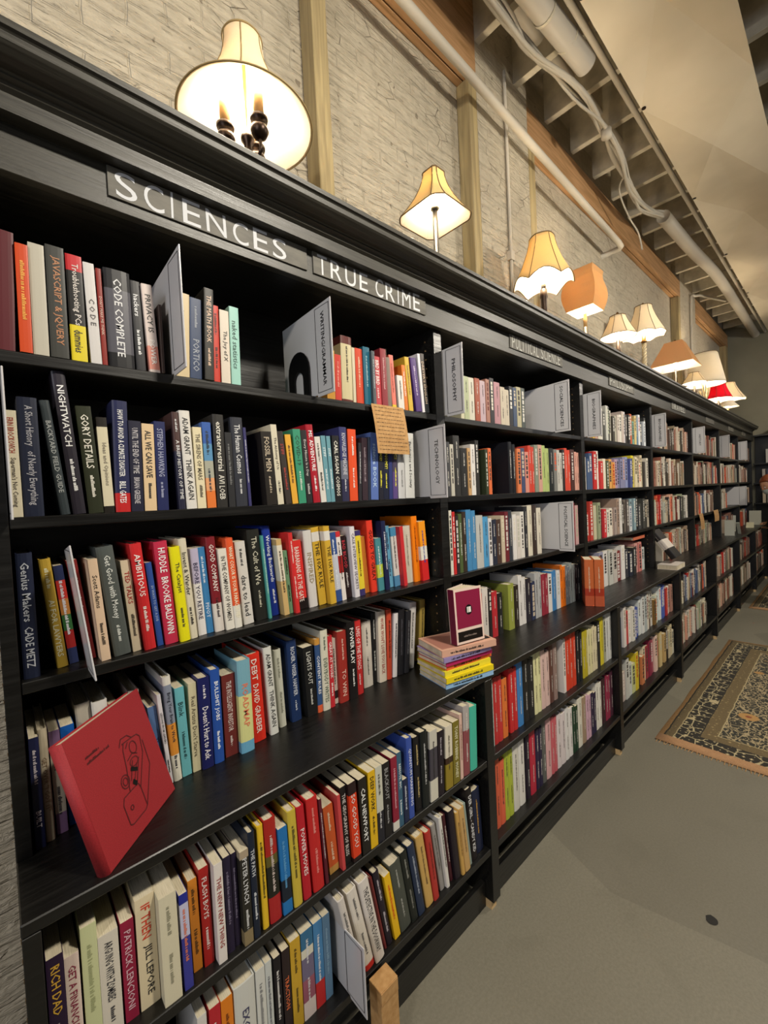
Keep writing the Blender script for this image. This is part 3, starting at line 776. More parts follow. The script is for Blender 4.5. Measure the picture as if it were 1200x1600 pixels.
6|607|846|20|245|-11.3|d8d0c8|505050|~
6|638|850|30|242|-11.6|e0d8cc:.93,c83028|404044|~/~
6|669|846|31|246|-10.4|e0d8d0|282828|THE DETECTIVE IN THE DOORWAY
6|709|858|9|224|-10.3|7a3030||
6|719|858|21|227|-9.7|241c28|c8c0c8|~/~
6|746|856|22|197|-8.8|f0c020|d84010|~
6|771|856|41|210|-9.0|4c5048|b8b8b0|~/~
6|813|854|26|223|-9.2|20241f|989890|~/~
6|841|853|27|226|-8.9|28344c|a8b0c0|~
6|875|854|31|231|-8.5|d0a860|604828|~
6|907|852|23|224|-7.1|b83830|702018|~
6|945|861|21|222|-8.4|9c9894|605c58|~
6|967|853|15|235|-6.4|e4e0d8|282828|~
6|991|861|16|223|-6.5|4c2028|d0c8c0|~
6|1008|851|28|229|-5.8|241c24||
6|1036|846|16|214|-5.9|d0a458|806030|~
6|1053|846|27|216|-6.1|cca468|806038|~
6|1081|853|16|215|-6.2|98a8a0||
6|1099|854|30|250|-4.7|1c1618|f0f0f0|DER GIRL - CANDY KID
6|1130|862|45|219|-3.1|1c2440|e0a840|~
'''
# second bay: row | y | x,width,height,colour ...
TAB2 = '''
1|1013|1351,23,165,d0ccb0 1376,31,171,b4bc98 1407,39,171,d8d4c4 1448,34,175,a05038 1483,40,170,c0a8b0 1524,27,182,a87868 1552,32,191,302c30 1585,48,180,b88890 1634,66,166,c8bca8 1701,31,178,24262c 1733,32,177,3c4c68 1765,38,184,b4ac8c 1804,33,184,48504c
2|1013|1220,25,207,e0dcd8 1246,25,203,48484c 1272,22,195,c8c4b8 1295,39,230,383838 1335,44,184,2c2c2c 1380,20,186,c8a070 1401,29,202,e0dcd8 1431,25,219,302e2c 1498,22,186,38402c 1521,23,192,e07040 1679,58,227,181a20 1749,32,200,e08050 1782,33,204,485070 1816,34,188,d89080 1851,53,219,d04838 1905,36,225,889080 1942,37,227,d0a090 1981,71,226,b0c078 2053,47,216,242828 2101,34,212,80807c 2136,57,210,c8c4bc 2194,29,216,302828 2223,68,224,d84c38 2292,46,220,50302c 2339,81,209,d8a090
3|1013|1248,18,243,e0dcd0 1267,18,237,c83030 1286,19,221,30282c 1306,23,227,506038 1330,24,233,3c3028 1355,33,240,4888b8 1388,29,235,4888b8 1419,48,213,bcbcb8 1467,36,205,5098c8 1504,23,197,dcd8d8 1528,33,190,2c3040 1561,33,188,4c3830 1596,29,202,c8b8a0 1626,30,217,702830 1657,31,221,383c44 1689,31,202,e0dcd8 1721,32,195,d8d0c8 1754,33,210,e0dcd4 1788,34,232,2c2c30 1823,41,236,dcd4c0 1865,42,234,3c302c 1907,43,220,d8d0c0 2291,31,228,802c38 2323,40,213,c8a0a0
4|1030|1425,40,203,c83838 1465,41,222,e0d8d0 1507,23,215,2c2828 1531,43,194,c03038 1575,39,180,242424 1662,47,204,98a048 1711,38,190,302820 1749,62,230,e0dcd8 1813,47,205,2c2830 1860,36,182,303854 1897,62,220,b0b0b0 1960,65,204,983040 2026,40,193,e0dcd8 2067,48,203,4080b8 2117,42,199,d8d8d8 2160,59,220,e87820 2220,53,211,707880 2273,63,217,909898 2337,74,202,282428
5|872|1264,15,241,c0dcd8 1280,58,245,c83838 1339,34,219,e07838 1388,54,244,c83030 1443,42,250,4080c0 1486,85,254,242424 1571,58,256,e0dca8 1630,72,245,d8b8b0 1703,34,252,604038 1738,35,248,907870 1829,24,241,e0d8d0 1855,106,257,d04028 1961,70,243,181c20 2032,58,225,b8a828 2091,60,220,d8d0a0 2152,55,227,d8cca8 2208,32,233,282828 2241,49,246,d0c030 2291,25,234,a8a890 2317,97,249,d0d0cc
6|872|1271,63,266,e06848 1334,57,257,b0bc40 1392,41,265,d8d4c8 1434,42,262,e0dcd4 1487,29,250,28202c 1517,45,253,b82c40 1564,53,245,2c2440 1617,32,255,60605c 1650,45,253,d8a8a8 1696,52,246,c86068 1749,80,237,dcd0d0 1830,71,235,e0dcd8 1902,54,214,24402c 1957,49,230,dcd8c8 2007,43,218,a08870 2051,52,215,d0a8b8 2104,62,209,282040 2166,73,240,e0dcd0 2240,50,235,381c24 2291,61,239,902c48 2353,72,240,4c2838 2426,66,238,d8d4d0
'''

# ================================================================ books
def cover_mesh(w, d, h, bands, hard, rnd, sb=.0):
    """U-shaped cover (boards and rounded spine) in colour bands from top to bottom"""
    t = .0024 if hard else .0007; b = .0028 if hard else .0006
    b = min(b, w*.25)
    out = [(0, d), (0, b), (w*.12, b*.35), (w*.32, 0.0), (w*.68, 0.0), (w*.88, b*.35), (w, b), (w, d)]
    tt = min(t, w*.3)
    inn = [(w-tt, d), (w-tt, b+tt), (w*.5, tt+.0004), (tt, b+tt), (tt, d)]
    P_ = out+inn; n = len(P_)
    zs = [h]; cs = []
    for fr, c in bands: zs.append(h*(1-fr)); cs.append(lin(c))
    zs[-1] = 0.0
    vs = []; fs = []; fc = []
    for z in zs: vs += [(x, y, z) for x, y in P_]
    for k_ in range(len(zs)-1):
        for i in range(n):
            j = (i+1) % n; a = k_*n
            fs.append((a+i, a+n+i, a+n+j, a+j)); fc.append(cs[k_])
    a = 0; e = (len(zs)-1)*n
    # end caps as quads between outer and inner outline
    cap = [(0, 1, 11, 12), (1, 2, 10, 11), (2, 3, 10), (3, 4, 10), (4, 5, 10), (5, 6, 9, 10), (6, 7, 8, 9)]
    for q in cap:
        fs.append(tuple(reversed(q))); fc.append(cs[0]); fs.append(tuple(e+i for i in q)); fc.append(cs[-1])
    me = bpy.data.meshes.new('cover'); me.from_pydata(vs, [], fs); me.materials.append(M['cover']); paint(me, fc)
    return me
def pages_mesh(w, d, h, hard):
    t = .0026 if hard else .0008; t = min(t, w*.3); i = .003 if hard else .0004; b = .004 if hard else .0018
    bm = B(t, w-t, b, d-(.004 if hard else .0003), i, h-i)
    me = bpy.data.meshes.new('page_block'); bm.to_mesh(me); bm.free(); me.materials.append(M['pages']); return me
def parse_bands(s):
    out = []
    for p_ in s.split(','):
        if ':' in p_: c, f = p_.split(':'); out.append((float(f), c))
        else: out.append((1.0, p_))
    return out
CN = {'black': '1c1a1a', 'charcoal': '3a3a3a', 'grey': '6c6c6c', 'pale grey': 'b8b8b8', 'white': 'dedad4', 'cream': 'd8cca8', 'beige': 'b8a890', 'tan': 'c8a060', 'brown': '54382c', 'olive': '7c7028',
      'maroon': '702028', 'crimson': 'a82040', 'red': 'c82c2c', 'coral': 'e07868', 'orange': 'e07828', 'yellow': 'e0c828', 'mustard': 'c0982c', 'lime': 'b0bc48', 'green': '3c8860', 'dark green': '28402c',
      'teal': '308080', 'turquoise': '6cc0b4', 'light blue': '68a4cc', 'blue': '3058a8', 'navy': '20284c', 'slate blue': '5c6c80', 'purple': '4c3070', 'lilac': 'b0a8c8', 'pink': 'd8a8a8'}
CNL = {a: tuple(int(b[i:i+2], 16) for i in (0, 2, 4)) for a, b in CN.items()}
def cname(h):
    r = tuple(int(h[i:i+2], 16) for i in (0, 2, 4))
    return min(CNL, key=lambda a: sum((x-y)**2 for x, y in zip(CNL[a], r)))
ROWN = {1: 'top shelf', 2: 'second shelf', 3: 'third shelf', 4: 'ledge row', 5: 'shelf below the ledge', 6: 'bottom shelf'}
BAYN = {1: 'nearest bay', 2: 'second bay'}
GRP = {}
boost = 1.12
def make_book(row, bay, x, y, w, h, lean, bands, tcol, title, rnd, depth=None, zbase=None):
    hard = h > .212 or w > .034
    if abs(lean) > .5: w -= .0008
    d = depth or (rnd.uniform(.145, .165) if h > .2 else rnd.uniform(.125, .14))
    d = min(d, BACKY-.0135-y)
    z0 = Z({**SHZ, 4: LEDGE, **LOW}[row]) if zbase is None else zbase
    th = math.radians(lean); e = thing('book', '', 'book', (0, 0, 0), None, (0, th, 0))
    # turned about whichever lower corner carries the book
    if lean > 0: e.location = (x+w-w*math.cos(th), y, z0+w*math.sin(th)+.0002)
    else: e.location = (x, y, z0+.0002)
    if lean > 0: pass
    def link(n_, me):
        o = bpy.data.objects.new(n_, me); COL.objects.link(o); o.parent = e; return o
    link('cover', cover_mesh(w, d, h, bands, hard, rnd)); link('page_block', pages_mesh(w, d, h, hard))
    if title:
        bm = bmesh.new(); cols = []
        segs = title.split('@'); c2 = segs[1] if len(segs) > 1 else tcol; segs = segs[0].split('/')
        yy = -.0006; ux = Vector((0, 0, -1)); uy = Vector((1, 0, 0))
        tot = sum(1.0 if s == '~' else max(.8, len(s)/7) for s in segs); z = h*.95; avail = h*.88
        for i, s in enumerate(segs):
            share = (1.0 if s == '~' else max(.8, len(s)/7))/tot*avail
            c = lin(tcol if i == 0 else c2)
            if s == '~':
                H = min(w*.34, .006); L = share*.62
                f = put_marks(bm, rnd, Vector((w/2-H/2, yy, z-share*.12)), ux, uy, L, H)
            else:
                vs, fs, asp = text_verts(s)
                H = min(w*.52, .0145); L = min(share*.90, asp*H*1.15); H = min(H, L/asp*1.8)
                f = put_text(bm, s, Vector((w/2-H/2, yy, z-(share-L)/2)), ux, uy, L, H)
            cols += [c]*len(f); z -= share
        me = bpy.data.meshes.new('spine_lettering'); bm.to_mesh(me); bm.free(); me.materials.append(M['print']); paint(me, cols)
        link('spine_lettering', me)
    return e
BOOKS = {}
def size_word(w, h, med_h):
    return ('thick ' if w > .031 else 'slim ' if w < .0165 else '')+('tall ' if h > .225 else 'short ' if h < .185 else '')
rnd = random.Random(11)
for ln in TAB1.strip().split('\n'):
    r, x, y, w, h, lean, cols, tc_, title = ln.split('|')
    r = int(r); x, y, w, h = (int(q)/1000 for q in (x, y, w, h)); lean = float(lean)
    if x+w > XR[1]-.044:
        w = XR[1]-.044-x
    if w < .005: continue
    bands = parse_bands(cols)
    e = make_book(r, 1, x, y, w-.0004, h, lean, bands, tc_, title, rnd)
    main = max(zip(bands, [bands[0][0]]+[bands[i][0]-bands[i-1][0] for i in range(1, len(bands))]), key=lambda q: q[1])[0][1]
    BOOKS.setdefault((r, 1), []).append((x, e, cname(main), size_word(w, h, 0), title, [cname(b_[1]) for b_ in bands]))
# second bay: the largest ones singly, the small ones with the far rows
cand = []
for ln in TAB2.strip().split('\n'):
    r, y, items = ln.split('|'); r = int(r); y = int(y)/1000
    for it in items.split(' '):
        x, w, h, c = it.split(','); x, w, h = int(x)/1000, int(w)/1000, int(h)/1000
        cand.append((w*h/(x*x+y*y), r, y, x, w, h, c))
cand.sort(reverse=True)
FAR = []
for i, (_, r, y, x, w, h, c) in enumerate(cand):
    if x+w > XR[2]-.044: w = XR[2]-.044-x
    h = min(h, {1: .29, 2: .27, 3: .27, 4: .285, 5: .255, 6: .255}[r])
    if w < .006: continue
    parts = [(x, w)]
    if w > .05: n = 2 if w < .09 else 3; parts = [(x+w/n*j, w/n) for j in range(n)]
    for j, (x_, w_) in enumerate(parts):
        hh = h*(1 if j == 0 else rnd.uniform(.93, 1.0))
        if i < 84:
            cc = c
            if j: cc = c[:]
            light = sum(lin(c)) > .9
            e = make_book(r, 2, x_, y, w_-.0008, hh, 0, [(1.0, cc)], '403838' if light else 'd8d4cc', rnd.choice(('~', '~/~', '~/~')), rnd)
            BOOKS.setdefault((r, 2), []).append((x_, e, cname(cc), size_word(w_, hh, 0), '', [cname(cc)]))
        else:
            FAR.append((r, y, x_, w_-.0008, hh, c)); BOOKS.setdefault((r, 2), []).append((x_, None, cname(c), '', '', [cname(c)]))
# labels: every book told apart by its title or by its neighbours
seen = {}
def short(t_): return t_.split('@')[0].split('/')
HIDE = ('dummies', 'BILL GATES', 'STEPHEN', 'ADAM', 'ERIN', 'Scott', 'CARL', 'PETER', 'TONY', 'PATRICK', 'DAVID', 'CADE', 'BROOKE', 'JILL', 'BRIAN', 'CAL', 'AVI', 'TED', 'CODE C', 'DREYER', 'PORTICO')
def title_of(t_):
    s = [q for q in short(t_) if q != '~' and not q.startswith(HIDE) and len(q) > 3]
    return max(s, key=len) if s else ''
for (r, bay), L in BOOKS.items():
    L.sort(key=lambda q: q[0]); n = len(L); bn = {1: 'near bay', 2: 'second bay'}[bay]; rn = {**ROWN, 5: 'shelf under ledge'}[r]
    for i, (x, e, cn, sw, title, allc) in enumerate(L):
        if e is None: continue
        tt = title_of(title) if title else ''
        fmt = ' and '.join(dict.fromkeys(allc[:2])) if len(set(allc)) > 1 else cn
        me_ = sw+fmt
        if tt: lb = f'{me_} BOOK titled "{tt}", {rn}'
        elif i == 0: lb = f'{me_} BOOK first from the left, {rn}, {bn}'
        elif i == n-1: lb = f'{me_} BOOK last on the right, {rn}, {bn}'
        else:
            def nb(q):
                t2 = title_of(q[4]) if q[4] else ''
                return ('"'+' '.join(t2.split()[:3])+'"', True) if t2 else (q[2], False)
            (a, ta), (c, tc2) = nb(L[i-1]), nb(L[i+1])
            if ta or tc2: bt = f'{a if ta else "a "+a+" one"} and {c if tc2 else "a "+c+" one"}'
            else: bt = f'two {a} ones' if a == c else f'{a} and {c} ones'
            lb = f'{me_} BOOK between {bt}, {rn}, {bn}'
        seen.setdefault(lb, []).append((e, r, bay))
for lb, es in seen.items():
    for j, (e, r, bay) in enumerate(es):
        if len(es) == 1: l2 = lb.replace('BOOK', 'book')
        else:
            l2 = ('left' if j == 0 else 'right' if j == len(es)-1 else 'middle')+' of the '+lb.replace('BOOK', 'books')
        l2 = l2.replace('a orange', 'an orange').replace('a olive', 'an olive')
        if len(l2.split()) > 16:
            for sz in ('thick tall ', 'thick short ', 'slim tall ', 'slim short ', 'tall ', 'short '):
                if sz in l2: l2 = l2.replace(sz, sz.split()[0]+' ' if len(sz.split()) > 1 else '', 1); break
        if len(l2.split()) > 16: l2 = l2.replace('shelf under ledge', 'fifth row')
        if len(l2.split()) > 16: l2 = l2.replace('near bay', '').rstrip(', ')
        e['label'] = l2
        e['group'] = 'books on the '+ROWN[r]+' of the '+BAYN[bay]

# far rows: one mesh of many small books
palA = {3: {1: 'd89840 d8b050 c8a090 e0d8c8 e0dcd0 50504c c8c8c0 383836 c8c4b4 48443c b8b4a0 d8ccc0 e0dcd0 c8b8b0 d0ccd0 383430 2c2a28 c86038 78a898 d8c080 5080a0 e0e4e8 404850 d8dce0 383838',
 2: 'e0d8cc 485c80 485c80 c83030 e8e0d4 c83838 e8dcc4 505840 e0a860 e0a050 b898b0 8888a8 8888a8 8888a8 9098c0 505a90 d8c830 e0d4b4 c8b89c e8dcc8 d0c0a0 383430 e0d8c8',
 3: 'e0c8a0 c04038 c04038 c8c0a0 98a080 383434 d03840 e0dcd0 e8e0d0 c0a898 a89890 a89080 e0dcd8 383430 6c645c 5c5450 d8d8d8 90a8b0 90a8b0 202024 48484c 505048 484844 3c3c38 b0a898',
 4: '8888a8 9898b0 e0dcd8 c8c8c0 c8c0b8 802828 e8e4e0 383840 282c3c 303030 d09890 d08078 d0d4d0 8098a8 d8c820 a8b8c0',
 5: 'e0e8ec 405880 405880 e0d8d0 c04040 e8e0d8 e0dcd0 3850a0 3850a0 d8dcd8 e0e0dc b0b8b8 e0d8c8 604838 d8d4c8 806030 c8d0c0 d0d8d8 e0e4e0 4860b0 4860b0 b83838 e8e4dc b88878 b88878',
 6: 'e8e0d8 d8d0d0 c0b0a8 c8c8c0 d0d4cc c8cc90 d8c030 302c28 d08050 e0d0b0 a03840 902c48 a04858 e8c8b8 806840 d8c088 d8c890 c8a870 302820 d0c0a0 d8c8a0 e0d8c0'}}
palB = 'c8b098 b89078 a07060 806050 383028 d8ccb8 c0a890 584840 905848 e0d4c0 b84838 6c5440 d0c0a0 484038 a89078 986858 e0d8c8 706858'.split()
palC = 'e0d8c8 d8d0b8 c8b8a0 484038 b83028 d86040 383434 c0c0b0 a8b090 d8a890 703028 506080 e4dcd0 988870'.split()
for b in range(2, 7):
    for r in (1, 2, 3, 4, 5, 6):
        x = XR[b]+.006; xe = XR[b+1]-.043-.006
        if r == 1: x += .09 if b < 5 else .12
        seq = palA.get(b+1, {}).get(r); seq = seq.split() if seq else None
        if seq: k_ = (xe-x-.02)/len(seq)
        if not seq and r in (4, 5, 6): x += rnd.uniform(0, .12)
        if b == 2 and r == 4: x = 2.62
        if b == 3 and r == 4: x = 3.95
        if b >= 5 and r == 4: x += .35
        if b == 5 and r == 3: xe = 6.8
        if not seq: xe -= rnd.choice((.02, .1, .2))
        i = 0; y = {1: 1.01, 2: 1.012, 3: 1.015, 4: 1.03, 5: .875, 6: .875}[r]
        while x < xe-.012 and (not seq or i < len(seq)):
            w = k_*rnd.uniform(.85, 1.0) if seq else rnd.uniform(.014, .042)
            adv = k_ if seq else w+.001
            h = rnd.uniform(.165, .235) if r != 1 else rnd.uniform(.16, .22)
            c = seq[i] if seq else rnd.choice(palC if (b == 3 and r in (3, 5, 6)) or rnd.random() < .25 else palB)
            if x+w > xe: break
            FAR.append((r, y+rnd.uniform(-.004, .012), x, w, h, c)); x += adv; i += 1
vs, fs, fc = [], [], []
def addbox(x0, x1, y0, y1, z0, z1, c, top=None, front=None):
    n = len(vs)
    vs.extend([(x, y, z) for x in (x0, x1) for y in (y0, y1) for z in (z0, z1)])
    for k_, q in enumerate(((0, 1, 3, 2), (4, 6, 7, 5), (0, 4, 5, 1), (2, 3, 7, 6), (0, 2, 6, 4), (1, 5, 7, 3))):
        fs.append(tuple(n+i for i in q)); fc.append(c)
for r, y, x, w, h, c in FAR:
    z0 = Z({**SHZ, 4: LEDGE, **LOW}[r])+.0003; d = rnd.uniform(.13, .16); t_ = min(.0015, w*.2); cl = lin(c); pc = lin('cfc4a8')
    addbox(x, x+t_, y+.0015, y+d, z0, z0+h, cl); addbox(x+w-t_, x+w, y+.0015, y+d, z0, z0+h, cl)
    addbox(x+.001, x+w-.001, y, y+.0016, z0, z0+h, cl); addbox(x+t_, x+w-t_, y+.0017, y+d-.003, z0+.001, z0+h-.003, pc)
    light = sum(cl) > .8; pcol = lin('3c3838') if light else lin('d8d4cc')
    if x < 5.5 or rnd.random() < .5:
        zz = z0+h*.92; ww = w*rnd.uniform(.25, .5); L = h*rnd.uniform(.35, .8); x_ = x+w/2-ww/2
        if rnd.random() < .35: pcol = lin(rnd.choice(palC))
        while L > 0:
            s_ = rnd.uniform(.006, .022)
            addbox(x_, x_+ww, y-.0006, y-.0001, zz-s_, zz, pcol); zz -= s_+rnd.uniform(.002, .008); L -= s_+.006
me = bpy.data.meshes.new('distant_books'); me.from_pydata(vs, [], fs); me.materials.append(M['cover']); paint(me, fc)
o = bpy.data.objects.new('distant_books', me); COL.objects.link(o)
tag(o, 'hundreds of small book spines filling the far shelves', 'books', kind='stuff')

# ---- books lying or standing out of the rows
def flat_book(name, lb, x, y, z, w, d, h, rotz, col, pcol=None, grp=None, cat='book', lay=True, title=None, tc_='202020'):
    """a book lying flat: w = long side (spine along x), d = page depth, h = thickness"""
    t = thing(name, lb, cat, (x, y, z), grp, (0, 0, rotz))
    P_ = [(0, 0), (d, 0), (d, .0018), (.003, .0018), (.003, h-.0018), (d, h-.0018), (d, h), (0, h)]
    bm = bmesh.new()
    a = [bm.verts.new((0, yy, zz)) for yy, zz in P_]; b_ = [bm.verts.new((w, yy, zz)) for yy, zz in P_]
    for i in range(8): bm.faces.new((a[i], b_[i], b_[(i+1) % 8], a[(i+1) % 8]))
    for q in ((0, 3, 2, 1), (0, 7, 4, 3), (7, 6, 5, 4)):
        bm.faces.new([a[i] for i in q]); bm.faces.new([b_[i] for i in reversed(q)])
    bmesh.ops.recalc_face_normals(bm, faces=bm.faces[:])
    o_ = obj('cover', bm, 'cover', t); paint(o_.data, [lin(col)]*len(o_.data.polygons))
    obj('page_block', B(.001, w-.001, .0032, d-.002, .002, h-.002), 'pages', t)
    if title:
        bm = bmesh.new(); H = min(h*.5, .007)
        if title == '~': f = put_marks(bm, rnd, Vector((w*.15, -.0006, h/2-H/2)), Vector((1, 0, 0)), Vector((0, 0, 1)), w*.6, H)
        else: f = put_text(bm, title, Vector((w*.15, -.0006, h/2-H/2)), Vector((1, 0, 0)), Vector((0, 0, 1)), w*.6, H)
        o_ = obj('spine_lettering', bm, 'print', t); paint(o_.data, [lin(tc_)]*len(o_.data.polygons))
    return t
zb = Z(LEDGE)+.0004
SY = -.008
stack = [('94bce0', 'pale blue book at the bottom of the fanned stack on the ledge', 0.0, .017, (1.022, .866)), ('e8d020', 'yellow book lying second from the bottom of the fanned stack', .02, .018, (1.021, .862)),
         ('e8d838', 'upper yellow book in the fanned stack, below the orange one', .07, .017, (1.024, .870)), ('e86838', 'orange book in the fanned stack on the ledge', .10, .014, (1.037, .872)),
         ('b82860', 'magenta book in the fanned stack, on top of the orange one', .06, .014, (1.030, .868)), ('9888b8', 'lilac book just under the top book of the fanned stack', .03, .016, (1.018, .866)),
         ('d8a890', 'peach book with a black panel on top of the fanned stack', -.12, .022, (1.016, .872))]
for c, lb, rz, th, (x, y) in stack:
    w_ = .20 if c != 'd8a890' else .215; rz = rz*.6-.23; x, y = 1.020+(x-1.022), .878+(y-.868)
    t = flat_book('book', lb, x, y+SY, zb, w_, .150, th, rz, c, grp='fanned stack of small books on the ledge', title='~' if c not in ('b82860',) else None)
    if c == 'd8a890':
        bm = B(.165, .208, .02, .136, th+.0002, th+.0008); obj('black_panel', bm, 'metal_black', t)
        bm = B(.010, .155, .012, .138, th+.0002, th+.0006); o_ = obj('cover_panel', bm, 'cover', t); paint(o_.data, [lin('b88070')]*6)
    zb += th+.0008
# maroon book standing open on the stack, cover facing out
t = thing('book', 'maroon front-facing notebook standing upright on top of the fanned stack', 'book', (1.075, .860, zb+.004), None, (math.radians(-3), 0, math.radians(-12)))
bm = B(0, .118, 0, .002, 0, .178); o_ = obj('front_cover', bm, 'cover', t); paint(o_.data, [lin('e8cfc0')]*6)
bm = B(.007, .111, -.0006, -.0001, .050, .170); o_ = obj('maroon_panel', bm, 'cover', t); paint(o_.data, [lin('8a1e40')]*6)
bm = B(.007, .111, -.0006, -.0001, .008, .040); o_ = obj('black_panel', bm, 'cover', t); paint(o_.data, [lin('181210')]*6)
bm = bmesh.new(); f = put_marks(bm, rnd, Vector((.03, -.0012, .021)), Vector((1, 0, 0)), Vector((0, 0, 1)), .055, .006); o_ = obj('lettering', bm, 'cover', t); paint(o_.data, [lin('8c7c74')]*len(o_.data.polygons))
bm = bmesh.new(); vv = [bm.verts.new((.058+.0145*math.cos(a), -.0010, .107+.0165*math.sin(a))) for a in [2*math.pi*i/24 for i in range(24)]]; bm.faces.new(vv)
o_ = obj('round_badge', bm, 'cover', t); paint(o_.data, [lin('141010')]*len(o_.data.polygons))
bm = bmesh.new()
for a, b_ in ((.050, .054), (.056, .067)): box(bm, a, b_, -.0016, -.0011, .098, .116)
o_ = obj('badge_mark', bm, 'cover', t); paint(o_.data, [lin('e8e4dc')]*len(o_.data.polygons))
bm = B(-.0022, -.0002, 0, .028, 0, .178); o_ = obj('spine', bm, 'cover', t); paint(o_.data, [lin('6e1838')]*6)
bm = bmesh.new()
for i in range(7):
    a = math.radians(2+i*3.2); vv = [bm.verts.new(q) for q in ((0.0, .003+i*.0035, .001), (.112*math.cos(a), .003+i*.0035+.112*math.sin(a), .001), (.112*math.cos(a), .003+i*.0035+.112*math.sin(a), .176), (0.0, .003+i*.0035, .176))]; bm.faces.new(vv)
pb = obj('page_leaves', bm, 'pages', t); s_ = pb.modifiers.new('thick', 'SOLIDIFY'); s_.thickness = .0015
bm = bmesh.new(); a = math.radians(24); box(bm, 0, .115, 0, .002, 0, .178); bmesh.ops.rotate(bm, verts=bm.verts[:], cent=(0, 0, 0), matrix=Matrix.Rotation(a, 3, 'Z')); bmesh.ops.translate(bm, verts=bm.verts[:], vec=(0, .030, 0))
o_ = obj('back_cover', bm, 'cover', t); paint(o_.data, [lin('e0cfc0')]*6)

# big red face-out book leaning at the left, standing on the ledge
B1 = Vector((.109, .841+.006, Z(LEDGE)+.0005)); ang = math.atan2(.996-.841, .258-.109)
red = mat('red_book_cloth', '8c181e', .65); kk = N(red); g = kk.noise(kk.pos((1, 1, 1), obj=True), 500, 2); kk.base(kk.ramp(g, [(.3, '86161c'), (.7, '981c24')])); kk.bump(g, .3, .0006)
t = thing('book', 'large red cloth book leaning face-out at the front of the ledge', 'book', B1, None, (-.30, 0, ang))
t.rotation_mode = 'XYZ'
t.rotation_euler = (Matrix.Rotation(ang, 3, 'Z') @ Matrix.Rotation(-.30, 3, 'X')).to_euler()
bw, bh = .215, .236
obj('front_cover', B(.004, bw, 0, .003, 0, bh, bev=.0008), red, t); obj('back_cover', B(.004, bw, .022, .025, 0, bh, bev=.0008), red, t)
bm = bmesh.new(); pr = [(.004, 0.0), (-.002, .006), (-.004, .0125), (-.002, .019), (.004, .025)]
a = [bm.verts.new((x_, y_, 0)) for x_, y_ in pr]; b_ = [bm.verts.new((x_, y_, bh)) for x_, y_ in pr]
for i in range(4): bm.faces.new((a[i], a[i+1], b_[i+1], b_[i]))
bm.faces.new(a); bm.faces.new(list(reversed(b_))); bmesh.ops.recalc_face_normals(bm, faces=bm.faces[:]); obj('spine', bm, red, t, True)
obj('page_block', B(.004, bw-.004, .0032, .0218, .003, bh-.003), 'pages', t)
dk = mat('red_book_print', '520c10', .6)
bm = bmesh.new()
def stroke(pts, wd=.0022):
    for (xa, za), (xb, zb_) in zip(pts, pts[1:]):
        d_ = Vector((xb-xa, 0, zb_-za)); L = d_.length
        if L < 1e-6: continue
        d_ /= L; n_ = Vector((-d_.z, 0, d_.x))*wd/2; o1 = Vector((xa, -.0007, za)); o2 = Vector((xb, -.0007, zb_))
        bm.faces.new([bm.verts.new(q) for q in (o1+n_, o2+n_, o2-n_, o1-n_)])
def arc(cx, cz, rx_, rz_, a0=0, a1=360, n=14): return [(cx+rx_*math.cos(math.radians(a0+(a1-a0)*i/n)), cz+rz_*math.sin(math.radians(a0+(a1-a0)*i/n))) for i in range(n+1)]
# an engraved pocket-watch-like mechanism in a rounded box
stroke([(.075, .030), (.075, .068), (.082, .078), (.125, .078), (.128, .068), (.128, .030), (.120, .026), (.082, .026), (.075, .030)])
stroke([(.128, .068), (.165, .120), (.172, .150), (.165, .158), (.150, .160), (.120, .162)]); stroke([(.128, .030), (.172, .090), (.175, .140)])
stroke([(.100, .078), (.112, .12), (.118, .150), (.125, .162)]); stroke(arc(.098, .100, .011, .012)); stroke(arc(.098, .100, .006, .007)); stroke(arc(.092, .052, .004, .004))
stroke(arc(.145, .142, .010, .012)); stroke(arc(.135, .118, .012, .008)); stroke([(.112, .160), (.122, .172), (.140, .170), (.150, .160)]); stroke([(.118, .085), (.140, .112)]); stroke([(.112, .092), (.132, .122)]); stroke([(.125, .082), (.150, .118)])
stroke([(.120, .128), (.138, .134), (.150, .126)]); stroke([(.126, .150), (.136, .158)])
put_marks(bm, random.Random(4), Vector((.035, -.0007, .186)), Vector((1, 0, 0)), Vector((0, 0, 1)), .034, .005)
put_marks(bm, random.Random(6), Vector((.035, -.0007, .176)), Vector((1, 0, 0)), Vector((0, 0, 1)), .058, .005)
obj('stamped_drawing', bm, dk, t)
bm = bmesh.new(); pts = [(.118, .108), (.134, .098), (.138, .104), (.122, .114)]; bm.faces.new([bm.verts.new((x_, -.0008, z_)) for x_, z_ in pts])
pts = [(.112, .086), (.118, .092), (.126, .082), (.120, .076)]; bm.faces.new([bm.verts.new((x_, -.0008, z_)) for x_, z_ in pts]); obj('dark_stamping', bm, 'metal_black', t)

# twin orange hardbacks standing forward on the ledge of the third bay, turned toward the camera
for x, y, lb in ((2.259, .946, 'left of the twin thick orange hardbacks standing forward on the ledge'), (2.2815, .905, 'right of the twin thick orange hardbacks standing forward on the ledge')):
    e = make_book(4, 3, x, y, .044, .244, 0, [(.62, 'c86838'), (.78, 'a83820'), (1.0, 'c05a38')], 'e0c4a8', '~', rnd, depth=.14)
    e.rotation_euler = (0, 0, math.radians(-61)); e['label'] = lb; e['group'] = 'twin orange hardbacks on the ledge'
